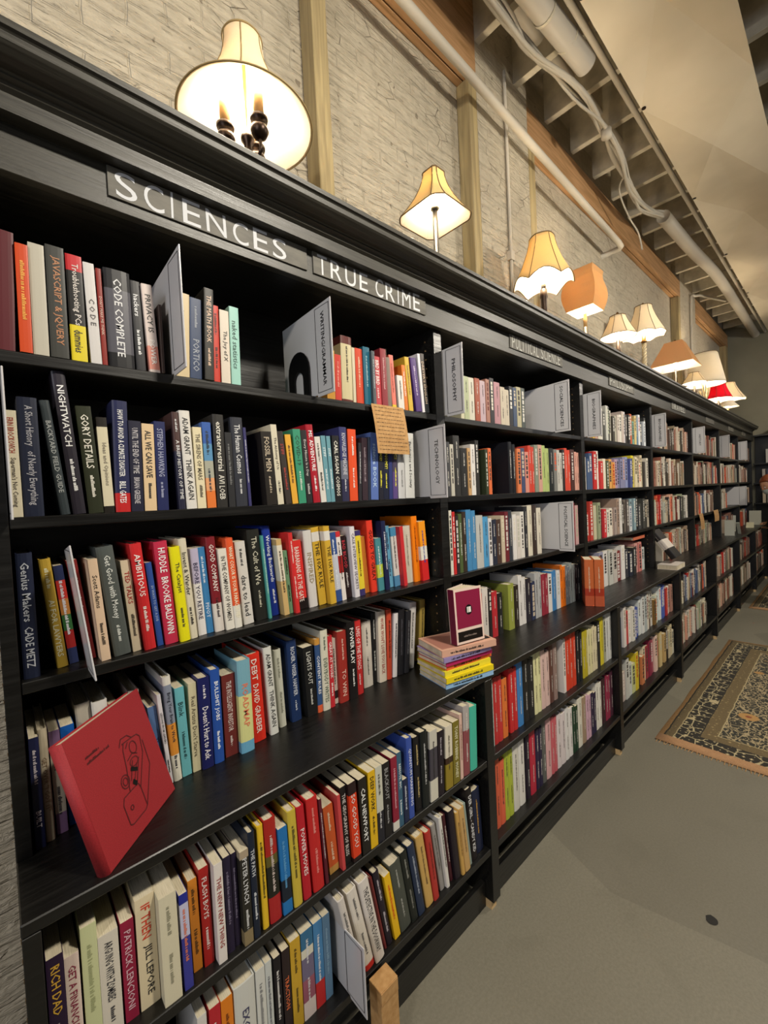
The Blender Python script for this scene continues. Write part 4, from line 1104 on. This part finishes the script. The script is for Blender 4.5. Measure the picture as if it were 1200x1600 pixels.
# flat and leaning books at the fourth bay
flat_book('book', 'white book lying flat on the ledge edge under a leaning one', 3.79, .846, Z(LEDGE)+.0004, .125, .21, .034, math.pi/2, 'c8c0b8')
t = make_book(4, 4, 0, 0, .040, .25, 0, [(.38, '241e1c'), (.68, 'cfc6bc'), (1.0, '1c1816')], '908880', '~', rnd, depth=.14)
t.rotation_euler = (Matrix.Rotation(math.radians(-36), 3, 'X') @ Matrix.Rotation(math.radians(-90), 3, 'Z')).to_euler(); t.location = (3.66, .90, Z(LEDGE)+.062)
t['label'] = 'black and white book leaning back on the flat white book'; t['group'] = 'display books on the fourth bay ledge'
flat_book('book', 'book with an orange spine lying across the tops of the ledge row, third bay', 3.28, 1.03, Z(LEDGE)+.2375, .24, .14, .022, 0, 'd07050')
# small display pieces at the far ledge
def easel(x, y, w, h, lean, lb, col='c8c8ba'):
    t = thing('display_card', lb, 'card', (x, y, Z(LEDGE)+.001), None, (0, 0, 0))
    bm = B(-.004, .004, -w/2, w/2, 0, h); bmesh.ops.rotate(bm, verts=bm.verts[:], cent=(0, 0, 0), matrix=Matrix.Rotation(lean, 3, 'Y'))
    o_ = obj('card', bm, 'cover', t); paint(o_.data, [lin(col)]*6)
    bm = B(.0, .05, -w/4, w/4, 0, .004); o_ = obj('foot', bm, 'cover', t); paint(o_.data, [lin(col)]*6)
    return t
easel(6.22, .95, .09, .18, .10, 'pale upright card standing on the ledge of the sixth bay')
easel(6.50, .90, .03, .17, -.62, 'pale card tilted steeply on the ledge of the sixth bay', 'b4b6a8')
easel(6.80, .99, .03, .20, .05, 'narrow white card upright behind the tilted one')
easel(7.35, .91, .08, .08, .5, 'small cream card lying back on the ledge, last bay', 'd8d2b0')
easel(7.9, .92, .13, .20, .12, 'wide pale card standing at the end of the ledge', 'b0b0a0')

# books on the corner return and the panel on the end wall
G = 'books in the far corner bookcase'
for j, (z, cs) in enumerate(((-.32, 'd8d0c0 706860 c8b8a0'), (-.02, 'c0c0c8 484858 b8b0a8'), (.27, 'd8d4cc c8c4bc'))):
    y = .772
    for kk_, c in enumerate(cs.split()):
        o_ = obj('book', B(8.43, 8.56, y, y+.034, Z(z)+.0005, Z(z)+.2), 'cover'); paint(o_.data, [lin(c)]*6)
        tag(o_, f'{cname(c)} book standing in the far corner bookcase, {("lowest", "middle", "upper")[j]} shelf, {("at the aisle edge", "in the middle", "at the back")[kk_]}', 'book', G); y += .036+rnd.uniform(0, .01)
t = thing('wall_panel', 'pale cabinet with dark handles against the end wall', 'cabinet', (8.70, .05, 0))
obj('cabinet_body', B(-.12, 0, 0, .62, 0, Z(.42)), 'pale_door', t)
for z in (.18, .12, -.28, -.40, -.44, -.09):
    obj('handle', B(-.135, -.121, .30, .52, Z(z), Z(z)+.014), 'metal_black', t)

# ================================================================ lamps along the top
TOP = Z(.7855)
DZ = .0207
def bulb_light(parent, z, power, x=0, y=0, col=(1, .83, .60), r=.03):
    l = bpy.data.lights.new('bulb_light', 'POINT'); l.energy = power; l.color = col; l.shadow_soft_size = r
    o = bpy.data.objects.new('bulb_light', l); COL.objects.link(o); o.parent = parent; o.location = (x, y, z); return o
def bulb(parent, z, x=0, y=0, s=1.0):
    bm = bmesh.new(); lathe(bm, [(.0005, .055*s), (.012*s, .050*s), (.018*s, .035*s), (.016*s, .018*s), (.009*s, 0), (.009*s, -.012*s)], 14, (x, y, z))
    o = obj('bulb', bm, 'bulb', parent, True); o.visible_shadow = True; return o
def bell(parent, m_, z0, z1, r0, r1, panels=0, power=1.4, scallop=0, trim=True, tilt=None, sq=0, pts=None, n=48, corner=.28, sx=1.0, rnd_=False, tm='trim'):
    """flared shade from bottom radius r0 at z0 to top radius r1 at z1; sq = squareness"""
    bm = bmesh.new(); K = 9; rings = []
    def shape(a):
        if sq == 1:   # square with cut corners
            c, s = abs(math.cos(a)), abs(math.sin(a)); m_ = max(c, s); r = 1/m_; return min(r, (2-corner)/(c+s))
        if panels and not rnd_:
            seg = 2*math.pi/panels; q = (a % seg)-seg/2; return 1-.05*math.cos(q/seg*math.pi*1.0)*(1)
        return 1
    for k_ in range(K+1):
        t = k_/K
        if pts: r = pts(t)
        else: r = r1+(r0-r1)*((1-t)**power)
        ring = []
        for i in range(n):
            a = 2*math.pi*i/n+(math.pi/4 if False else 0); rr = r*shape(a)
            dz = 0
            if scallop and panels: seg = 2*math.pi/panels; q = (a % seg)/seg; dz = -scallop*(1-abs(math.sin(math.pi*q)))*(1-t)**3
            ring.append(bm.verts.new((rr*math.cos(a)*sx, rr*math.sin(a), z0+(z1-z0)*t+dz)))
        rings.append(ring)
    for a, b in zip(rings, rings[1:]):
        for i in range(n): bm.faces.new((a[i], a[(i+1) % n], b[(i+1) % n], b[i]))
    li = bm.copy()
    s = obj('lamp_shade', bm, m_, parent, sq == 0)
    for v_ in li.verts: v_.co.x *= .975; v_.co.y *= .975
    obj('shade_lining', li, 'lining', parent, sq == 0)
    sm = s.modifiers.new('thick', 'SOLIDIFY'); sm.thickness = .0012
    if trim:
        bm = bmesh.new()
        def loop(ring, r):
            co_ = [Vector(v_) for v_ in ring]; co_.append(co_[0]); tube(bm, co_, r, 6)
        def co_of(k_):
            t = k_/K; r = pts(t) if pts else r1+(r0-r1)*((1-t)**power); out = []
            for i in range(n):
                a = 2*math.pi*i/n; rr = r*shape(a)*1.004; dz = 0
                if scallop and panels: seg = 2*math.pi/panels; q = (a % seg)/seg; dz = -scallop*(1-abs(math.sin(math.pi*q)))*(1-t)**3
                out.append((rr*math.cos(a)*sx, rr*math.sin(a), z0+(z1-z0)*t+dz))
            return out
        loop(co_of(0), .0022); loop(co_of(K), .0028)
        if panels:
            al = [co_of(k_) for k_ in range(K+1)]
            for j in range(panels):
                i = int(round(j*n/panels)) % n; tube(bm, [al[k_][i] for k_ in range(K+1)], .0018, 5)
        if sq == 1:
            al = [co_of(k_) for k_ in range(K+1)]
            for qd in range(4):
                for off in (-.09, .09):
                    i = int(round(n*(qd+.5)/4+off*n/4*1.5)) % n
                    tube(bm, [al[k_][i] for k_ in range(K+1)], .0022, 5)
        obj('shade_trim', bm, tm, parent, True)
    # spider ring at the top
    bm = bmesh.new()
    for a in (0, 2*math.pi/3, 4*math.pi/3): tube(bm, [(0, 0, z1-.012), (r1*math.cos(a)*.95*sx, r1*math.sin(a)*.95, z1-.004)], .0016, 5)
    obj('shade_carrier', bm, 'brass', parent)
    return s
def finial(parent, z, m_='brass'):
    bm = bmesh.new(); lathe(bm, [(.002, 0), (.003, .008), (.009, .016), (.008, .024), (.001, .032)], 12, (0, 0, z)); obj('finial', bm, m_, parent, True)

# 1: three-candle lamp with a tilted bell shade
t = thing('table_lamp', 'brass three-candle lamp with a wide tilted cream bell shade, nearest', 'lamp', (.556, 1.08, TOP+DZ))
bm = bmesh.new(); lathe(bm, [(.075, 0), (.075, .012), (.05, .022), (.018, .035), (.014, .06), (.026, .075), (.028, .09), (.014, .105), (.010, .16), (.018, .17), (.018, .18), (.006, .19)], 24); obj('base', bm, 'bronze', t, True)
for i, a in enumerate((2.75, 4.84, .66)):
    cx, cy = .055*math.cos(a), .055*math.sin(a)
    bm = bmesh.new(); tube(bm, smooth_path([(0, 0, .13), (cx*.5, cy*.5, .105), (cx, cy, .115), (cx, cy, .145)]), .0045, 8); obj('arm', bm, 'bronze', t, True)
    bm = bmesh.new(); lathe(bm, [(.004, 0), (.017, .008), (.024, .022), (.019, .034), (.012, .038), (.022, .046), (.024, .054), (.010, .058)], 20, (cx, cy, .142)); obj('candle_cup', bm, 'bronze', t, True)
    bm = bmesh.new(); lathe(bm, [(.0135, 0), (.0135, .068), (.010, .072)], 16, (cx, cy, .198)); obj('candle_sleeve', bm, 'candle', t, True)
    bulb(t, .284, cx, cy, .8)
bm = bmesh.new(); tube(bm, [(0, 0, .18), (0, 0, .42)], .005, 8); obj('centre_rod', bm, 'brass', t, True)
bell(t, 'shade_cream', .208, .430, .172, .050, panels=6, power=2.1, rnd_=True, n=60, tm='trim_light')
for a in (2.75, 4.84, .66): bulb_light(t, .300, 6.6, .055*math.cos(a), .055*math.sin(a))

# 2: square gold shade on a black stick
t = thing('table_lamp', 'black stick lamp with a square gold cut-corner shade', 'lamp', (1.322, 1.075, TOP+DZ))
bm = bmesh.new(); lathe(bm, [(.055, 0), (.055, .008), (.02, .016), (.010, .024), (.010, .30)], 24); obj('base', bm, 'metal_black', t, True)
bm = bmesh.new(); lathe(bm, [(.010, .30), (.016, .304), (.016, .31), (.011, .314), (.011, .345)], 18); tube(bm, [(.012, 0, .322), (.03, 0, .322)], .002, 6); obj('socket', bm, 'silver', t, True)
bulb(t, .358); bell(t, 'shade_gold', .272, .440, .112, .034, power=1.7, sq=1, n=64); finial(t, .44); bulb_light(t, .375, 15.8)
# 3: scalloped bell
t = thing('table_lamp', 'lamp with a large scalloped cream bell shade, third from camera', 'lamp', (2.185, 1.075, TOP+DZ))
bm = bmesh.new(); lathe(bm, [(.05, 0), (.055, .03), (.06, .07), (.052, .09), (.02, .10), (.014, .11), (.016, .20), (.020, .21), (.018, .25)], 24); obj('base', bm, 'bronze', t, True)
bm = bmesh.new(); lathe(bm, [(.0125, .13), (.0125, .25)], 18); obj('candle_column', bm, 'cream_base', t, True)
bm = bmesh.new(); lathe(bm, [(.012, .25), (.014, .27), (.008, .285)], 14); obj('socket', bm, 'silver', t, True)
bulb(t, .30); bell(t, 'shade_gold', .300, .515, .150, .062, panels=6, power=1.5, scallop=.035, n=60); finial(t, .515, 'cream_base'); bulb_light(t, .36, 15.8)
# 4: amber bulging square shade
t = thing('table_lamp', 'lamp with an amber bulging square shade and silver scroll base', 'lamp', (2.74, 1.09, TOP+DZ))
bm = bmesh.new(); lathe(bm, [(.05, 0), (.05, .01), (.02, .02), (.014, .05), (.028, .075), (.03, .09), (.016, .11), (.012, .19)], 20); obj('base', bm, 'silver', t, True)
for s_ in (-1, 1):
    bm = bmesh.new(); tube(bm, smooth_path([(s_*.012, 0, .10), (s_*.05, 0, .125), (s_*.085, 0, .10), (s_*.10, 0, .055)], 6), [.012]*7+[.010]*6+[.008]*5+[.003], 10); obj('scroll_arm', bm, 'silver', t, True)
bm = bmesh.new(); lathe(bm, [(.011, .19), (.011, .27)], 14); obj('candle_column', bm, 'candle', t, True)
bulb(t, .29)
bell(t, 'shade_amber', .285, .520, .085, .085, sq=1, corner=.0001, n=64, trim=False, pts=lambda q: .080+.022*math.sin(math.pi*min(1, max(0, q*1.25-.02)))*(1-q*.25)+(.004 if q > .9 else 0))
finial(t, .52, 'cream_base'); bulb_light(t, .40, 11.9)
# 5: small bell
t = thing('table_lamp', 'small lamp with a cream panelled bell shade, in front of a taller one', 'lamp', (3.20, 1.06, TOP+DZ))
bm = bmesh.new(); lathe(bm, [(.055, 0), (.055, .012), (.03, .03), (.02, .06), (.03, .09), (.015, .12), (.012, .20)], 20); obj('base', bm, 'bronze', t, True)
bulb(t, .235); bell(t, 'shade_cream', .222, .360, .115, .050, panels=8, power=1.25); finial(t, .36); bulb_light(t, .26, 9.0)
# 6: twisted column
t = thing('table_lamp', 'tall lamp with a twisted column and cream scalloped bell shade', 'lamp', (3.80, 1.075, TOP+DZ))
bm = bmesh.new(); lathe(bm, [(.06, 0), (.06, .015), (.03, .03), (.018, .05)], 20); obj('base', bm, 'silver', t, True)
bm = bmesh.new()
for j in range(3): tube(bm, [(.009*math.cos(a*.9+j*2.09), .009*math.sin(a*.9+j*2.09), .05+.26*a/24) for a in range(25)], .009, 8)
obj('twisted_column', bm, 'cream_base', t, True)
bm = bmesh.new(); lathe(bm, [(.016, .31), (.022, .32), (.014, .335), (.012, .37)], 16); obj('socket', bm, 'brass', t, True)
bulb(t, .40); bell(t, 'shade_cream', .372, .590, .155, .060, panels=8, power=1.45, scallop=.014, n=64); finial(t, .59); bulb_light(t, .43, 15.8)
# 7: tan square empire shade
t = thing('table_lamp', 'lamp with a wide tan rectangular shade and dark stick base', 'lamp', (4.62, 1.06, TOP+DZ))
bm = bmesh.new(); lathe(bm, [(.06, 0), (.06, .01), (.035, .02), (.012, .03), (.010, .24)], 20); obj('base', bm, 'bronze', t, True)
bulb(t, .275); bell(t, 'shade_tan', .262, .478, .165, .068, sq=1, corner=.0001, n=64, power=1.05, trim=False); finial(t, .478); bulb_light(t, .31, 11.9)
# 8: small cream shade
t = thing('table_lamp', 'small cream-shaded lamp between the tan and large ivory shades', 'lamp', (5.20, 1.04, TOP+DZ))
bm = bmesh.new(); lathe(bm, [(.05, 0), (.05, .012), (.014, .03), (.010, .17)], 20); obj('base', bm, 'bronze', t, True)
bulb(t, .20); bell(t, 'shade_cream', .200, .300, .105, .045, panels=6, power=1.2); bulb_light(t, .235, 7.9)
# ivory drum with coral ornament
t = thing('table_lamp', 'lamp with a tall ivory empire shade and white branching stem', 'lamp', (5.86, 1.075, TOP+DZ))
bm = bmesh.new(); lathe(bm, [(.07, 0), (.07, .02), (.03, .04), (.02, .07), (.014, .26)], 20); obj('base', bm, 'cream_base', t, True)
rnd = random.Random(9); bm = bmesh.new()
for j in range(9):
    a = rnd.uniform(0, 6.28); tube(bm, smooth_path([(0, 0, .08+.012*j), (-.03+.03*math.cos(a), .04*math.sin(a), .14+.012*j), (-.05+.05*math.cos(a), .06*math.sin(a), .20+.016*j)]), [.006]*6+[.005]*6+[.003], 6)
obj('coral_branches', bm, 'cream_base', t, True)
bulb(t, .30); bell(t, 'shade_white', .285, .620, .185, .115, power=.95, n=48); bulb_light(t, .40, 15.8)
# 9: red
t = thing('table_lamp', 'small lamp with a bright red pleated shade', 'lamp', (6.52, 1.07, TOP+DZ))
bm = bmesh.new(); lathe(bm, [(.05, 0), (.05, .012), (.014, .03), (.010, .19)], 20); obj('base', bm, 'bronze', t, True)
bulb(t, .225); bell(t, 'shade_red', .212, .385, .135, .07, panels=8, power=1.3); bulb_light(t, .27, 9.2)
# 10, 11
t = thing('table_lamp', 'farthest large cream bell lamp beside the red one', 'lamp', (7.30, 1.10, TOP+DZ))
bm = bmesh.new(); lathe(bm, [(.06, 0), (.06, .015), (.02, .04), (.012, .27)], 20); obj('base', bm, 'brass', t, True)
bulb(t, .31); bell(t, 'shade_cream', .300, .520, .20, .085, panels=6, power=1.4, scallop=.012, n=60); bulb_light(t, .37, 13.2)
t = thing('table_lamp', 'lowest small cream lamp tucked under the farthest bell shade', 'lamp', (6.96, 1.05, TOP+DZ))
bm = bmesh.new(); lathe(bm, [(.05, 0), (.05, .012), (.014, .03), (.010, .13)], 20); obj('base', bm, 'brass', t, True)
bulb(t, .165); bell(t, 'shade_white', .155, .225, .115, .06, panels=0, power=1.1); bulb_light(t, .19, 6.6)

# lamp feet reach down to the board they stand on
for ob in list(bpy.data.objects):
    if ob.parent and ob.parent.name.split('.')[0] == 'table_lamp' and ob.name.split('.')[0] == 'base':
        for v_ in ob.data.vertices:
            if v_.co.z < 1e-4: v_.co.z = -DZ

# ================================================================ rugs
def rug(name, lb, x0, x1, y0, y1, variant=0):
    rm = mat('rug_pattern', '3c3428', .95); k = N(rm)
    tc = k.n('ShaderNodeTexCoord'); sx = k.n('ShaderNodeSeparateXYZ'); k.l(tc.outputs['Object'], sx.inputs[0])
    nz = k.n('ShaderNodeTexNoise'); nz.inputs['Scale'].default_value = 14; k.l(tc.outputs['Object'], nz.inputs['Vector'])
    X, Y = sx.outputs[0], sx.outputs[1]; Lx, Ly = x1-x0, y1-y0
    jit = k.math('MULTIPLY', k.math('SUBTRACT', nz.outputs['Fac'], .5), .012)
    dx = k.math('MINIMUM', X, k.math('SUBTRACT', Lx, X)); dy = k.math('MINIMUM', Y, k.math('SUBTRACT', Ly, Y))
    d = k.math('ADD', k.math('MINIMUM', k.math('MULTIPLY', dx, 1.0), dy), jit)
    # field motifs
    v = k.n('ShaderNodeTexVoronoi'); v.feature = 'F1'; v.distance = 'MINKOWSKI'; v.inputs['Exponent'].default_value = .7; v.inputs['Scale'].default_value = 30; v.inputs['Randomness'].default_value = .45; k.l(tc.outputs['Object'], v.inputs['Vector'])
    v2 = k.n('ShaderNodeTexVoronoi'); v2.feature = 'DISTANCE_TO_EDGE'; v2.inputs['Scale'].default_value = 13; v2.inputs['Randomness'].default_value = .6; k.l(tc.outputs['Object'], v2.inputs['Vector'])
    v3 = k.n('ShaderNodeTexVoronoi'); v3.feature = 'F1'; v3.inputs['Scale'].default_value = 3.6; v3.inputs['Randomness'].default_value = .3; k.l(tc.outputs['Object'], v3.inputs['Vector'])
    wv = k.n('ShaderNodeTexWave'); wv.wave_type = 'RINGS'; wv.inputs['Scale'].default_value = 9; wv.inputs['Distortion'].default_value = 14; wv.inputs['Detail'].default_value = 3; wv.inputs['Detail Scale'].default_value = 2.2; k.l(tc.outputs['Object'], wv.inputs['Vector'])
    motif = k.math('MAXIMUM', k.ramp(v.outputs[0], [(.30, 1.0), (.36, 0.0)]), k.math('MAXIMUM', k.ramp(v2.outputs[0], [(.02, .9), (.035, 0.0)]), k.ramp(wv.outputs['Fac'], [(.80, 0.0), (.86, .9)])))
    field = k.mix(motif, '35342c' if not variant else '6a4a30', 'b3a17c')
    field = k.mix(k.ramp(v3.outputs[0], [(.16, 1.0), (.19, 0.0)]), field, 'b48a52'); field = k.mix(k.ramp(v3.outputs[0], [(.05, 1.0), (.07, 0.0)]), field, '8c4a30')
    bordm = k.mix(k.math('MAXIMUM', k.ramp(v.outputs[0], [(.42, 1.0), (.5, 0.0)]), k.ramp(v2.outputs[0], [(.025, .9), (.04, 0.0)])), '2c2820', 'c0b088')
    guard = k.mix(k.ramp(v.outputs[0], [(.25, 1.0), (.4, 0.0)]), '6e5e40', 'a08c60')
    def band(lo, hi, cur, col):
        a = k.math('MULTIPLY', k.math('GREATER_THAN', d, lo), k.math('LESS_THAN', d, hi)); return k.mix(a, cur, col)
    c = field
    c = band(-.1, .25, c, bordm)
    c = band(.17, .245, c, guard); c = band(.168, .174, c, '2c2820'); c = band(.242, .248, c, 'b0a078')
    c = band(-.1, .07, c, guard); c = band(.066, .071, c, 'b0a078'); c = band(.024, .030, c, '2c2820')
    c = band(-.1, .022, c, 'a8804e')
    # the worn orange end
    a = k.math('LESS_THAN', k.math('ADD', X, jit), .075); c = k.mix(a, c, k.mix(nz.outputs['Fac'], 'a57c58', 'bb9168'))
    fine = k.noise(tc.outputs['Object'], 220, 2); c = k.mix(.35, c, k.ramp(fine, [(.3, 0.25), (.7, 1.0)]), 'MULTIPLY')
    k.base(c); k.bump(fine, .5, .004)
    t = thing(name, lb, 'rug', (x0, y0, 0))
    bm = bmesh.new(); nx, ny = 40, 20; rd = random.Random(2)
    G_ = [[bm.verts.new((Lx*i/nx, Ly*j/ny+(.0025*math.sin(i*.5) if j in (0, ny) else 0), .007+.0015*math.sin(i*.9+j))) for j in range(ny+1)] for i in range(nx+1)]
    for i in range(nx):
        for j in range(ny): bm.faces.new((G_[i][j], G_[i+1][j], G_[i+1][j+1], G_[i][j+1]))
    p_ = obj('pile', bm, rm, t, True); s_ = p_.modifiers.new('thick', 'SOLIDIFY'); s_.thickness = .005; s_.offset = -1
    bm = bmesh.new()
    for j in range(120):
        y = Ly*j/120+.006; tube(bm, [(0, y, .005), (-.018-rd.uniform(0, .012), y+rd.uniform(-.006, .006), .0015)], .0016, 4)
    obj('fringe', bm, 'kraft', t)
    return t
rug('patterned_rug', 'worn patterned rug with charcoal field and orange end, on the near floor', 2.69, 4.87, -1.25, .765)
rug('patterned_rug', 'faded red-brown rug beyond the first, at the far end of the aisle', 6.25, 8.05, -1.0, .80, 1)
# dark spot trodden into the floor
bm = bmesh.new(); rnd = random.Random(1)
vv = [bm.verts.new((1.661+.017*(1+.25*rnd.random())*math.cos(a), .324+.015*(1+.25*rnd.random())*math.sin(a), .0012)) for a in [2*math.pi*i/14 for i in range(14)]]; bm.faces.new(vv)
tag(obj('floor_spot', bm, mat('dark_gum', '15130f', .7)), 'small dark spot on the concrete floor', 'spot')

# ================================================================ the customer at the far end
def skin_mesh(name, verts, edges, radii, m_, parent, root=0, sub=2):
    me = bpy.data.meshes.new(name); me.from_pydata(verts, edges, []); o = bpy.data.objects.new(name, me); COL.objects.link(o)
    o.modifiers.new('skin', 'SKIN'); s_ = o.modifiers.new('sub', 'SUBSURF'); s_.levels = sub; s_.render_levels = sub
    lay = me.skin_vertices[0].data
    for i, r in enumerate(radii): lay[i].radius = (r, r) if not isinstance(r, tuple) else r; lay[i].use_root = (i == root)
    me.materials.append(M[m_] if isinstance(m_, str) else m_); o.parent = parent
    for mdf in o.modifiers:
        if mdf.type == 'SKIN': mdf.use_smooth_shade = True
    return o
px_, py_ = 6.65, .47
P = thing('person', 'person in black clothes and face mask standing at the far ledge', 'person', (px_, py_, .014), None, (0, 0, 0)); P.scale = (.95, .95, .93)
# faces the shelves (+y) leaning a little to the left, head turned down and toward the camera
V_ = [(0, 0, .90), (0, .02, 1.05), (0, .05, 1.20), (0, .07, 1.30), (-.01, .10, 1.36), (-.02, .125, 1.40),
      (-.17, .06, 1.27), (-.24, .12, 1.04), (-.14, .17, .96), (-.09, .185, .95),
      (.17, .06, 1.27), (.23, .14, 1.05), (.14, .18, 1.00), (.09, .195, 1.0),
      (-.09, 0, .84), (-.10, .02, .48), (-.10, -.02, .09), (-.10, .10, .035),
      (.09, 0, .84), (.11, .02, .48), (.12, -.02, .09), (.12, .10, .035)]
E_ = [(0, 1), (1, 2), (2, 3), (3, 4), (4, 5), (3, 6), (6, 7), (7, 8), (8, 9), (3, 10), (10, 11), (11, 12), (12, 13), (0, 14), (14, 15), (15, 16), (16, 17), (0, 18), (18, 19), (19, 20), (20, 21)]
R_ = [(.13, .095), (.125, .09), (.14, .10), (.12, .085), .05, .048, .055, .042, .030, .026, .055, .042, .030, .026, .085, .055, .038, .035, .085, .055, .038, .035]
body = skin_mesh('body', V_, E_, R_, 'skin', P)
# head: shaped ball with nose, chin and ears, in the same body piece hierarchy
hb = bmesh.new(); bmesh.ops.create_icosphere(hb, subdivisions=4, radius=.5)
for v_ in hb.verts:
    x, y, z = v_.co
    w_ = 1-.30*max(0, -z*2)**1.4
    v_.co = Vector((x*.150*w_*1.0, y*.195*(1-.15*max(0, -z*2)), z*.235))
    # face looks along +y
    if y > .35 and abs(x) < .09 and -.18 < z < .12: v_.co.y += .020*(1-abs(x)/.09)*(1-abs(z+.05)/.17)
    if y > .30 and .05 < z < .15 and .08 < abs(x) < .24: v_.co.y -= .008
hd = obj('head', hb, 'skin', body, True)
HM = Matrix.Translation((-.035, .165, 1.475)) @ Matrix.Rotation(math.radians(35), 4, 'Z') @ Matrix.Rotation(math.radians(-32), 4, 'X')
hd.matrix_local = HM
hm = bmesh.new(); bmesh.ops.create_icosphere(hm, subdivisions=4, radius=.5)
for v_ in list(hm.verts):
    x, y, z = v_.co; v_.co = Vector((x*.182, y*.225-.012, z*.258+.006))
dl = [v_ for v_ in hm.verts if (v_.co.y > .045 and v_.co.z < .075) or (v_.co.z < -.085)]
bmesh.ops.delete(hm, geom=dl, context='VERTS')
ho = obj('hair', hm, 'hair', P, True); ho.matrix_local = HM; s_ = ho.modifiers.new('thick', 'SOLIDIFY'); s_.thickness = .014
mk = bmesh.new(); bmesh.ops.create_icosphere(mk, subdivisions=4, radius=.5)
for v_ in list(mk.verts):
    x, y, z = v_.co; v_.co = Vector((x*.158, y*.225, z*.20-.035))
bmesh.ops.delete(mk, geom=[v_ for v_ in mk.verts if v_.co.y < .012 or v_.co.z > .0], context='VERTS')
mo = obj('face_mask', mk, 'mask', P, True); mo.matrix_local = HM
for s_ in (-1, 1):
    eb = bmesh.new(); bmesh.ops.create_icosphere(eb, subdivisions=2, radius=.011)
    eo = obj('eye', eb, 'white_acrylic', P, True); eo.matrix_local = HM @ Matrix.Translation((s_*.031, .080, .014))
    eb = bmesh.new(); lathe(eb, [(.001, -.03), (.012, -.02), (.016, .0), (.013, .022), (.001, .03)], 8); eo = obj('ear', eb, 'skin', P, True); eo.matrix_local = HM @ Matrix.Translation((s_*.073, .0, -.005))
# hands with separate fingers
for (hx, hy, hz, s_, lb) in ((-.09, .185, .95, -1, ''), (.09, .195, 1.0, 1, '')):
    hv = [(0, 0, 0), (0, .045, -.004), (0, .085, -.006)]; he = [(0, 1), (1, 2)]; hr = [(.024, .016), (.036, .014), (.036, .012)]
    for j, (ox, L) in enumerate(((-.030, .062), (-.010, .072), (.010, .068), (.029, .052))):
        a = len(hv); hv += [(ox, .088, -.006), (ox*1.1, .088+L*.5, -.010), (ox*1.12, .088+L*.85, -.026)]; he += [(2, a), (a, a+1), (a+1, a+2)]; hr += [.0095, .0085, .0070]
    a = len(hv); hv += [(-s_*.034, .030, -.006), (-s_*.055, .058, -.014), (-s_*.058, .082, -.022)]; he += [(1, a), (a, a+1), (a+1, a+2)]; hr += [.012, .010, .0085]
    h_ = skin_mesh('hand', hv, he, hr, 'skin', body, 0, 1); h_.location = (hx, hy, hz); h_.rotation_euler = (0, 0, math.radians(70*s_))
cv_ = [(0, 0, .86), (0, .02, 1.05), (0, .05, 1.20), (0, .07, 1.30), (-.01, .09, 1.345), (-.17, .06, 1.27), (-.24, .12, 1.04), (-.125, .175, .957), (.17, .06, 1.27), (.23, .14, 1.05), (.125, .185, 1.0)]
skin_mesh('jacket', cv_, [(0, 1), (1, 2), (2, 3), (3, 4), (3, 5), (5, 6), (6, 7), (3, 8), (8, 9), (9, 10)], [(.175, .13), (.165, .12), (.175, .125), (.14, .10), .065, .072, .060, .044, .072, .060, .044], 'coat', P)
skin_mesh('trousers', [(0, 0, .90), (-.09, 0, .82), (-.10, .02, .48), (-.10, -.02, .12), (.09, 0, .82), (.11, .02, .48), (.12, -.02, .12)], [(0, 1), (1, 2), (2, 3), (0, 4), (4, 5), (5, 6)], [(.15, .115), .105, .072, .062, .105, .072, .062], 'jeans', P)
for s_ in (-1, 1):
    bm = bmesh.new(); tube(bm, smooth_path([(s_*.11, -.07, .045), (s_*.11, .02, .05), (s_*.11, .12, .035), (s_*.11, .17, .028)]), [.040]*6+[.045]*6+[.036]*6+[.02], 12)
    obj('shoe', bm, 'coat', P, True)
bm = bmesh.new(); lathe(bm, [(.033, -.008), (.035, 0), (.033, .008)], 16, (-.115, .18, .955)); wo = obj('watch', bm, 'silver', P, True)
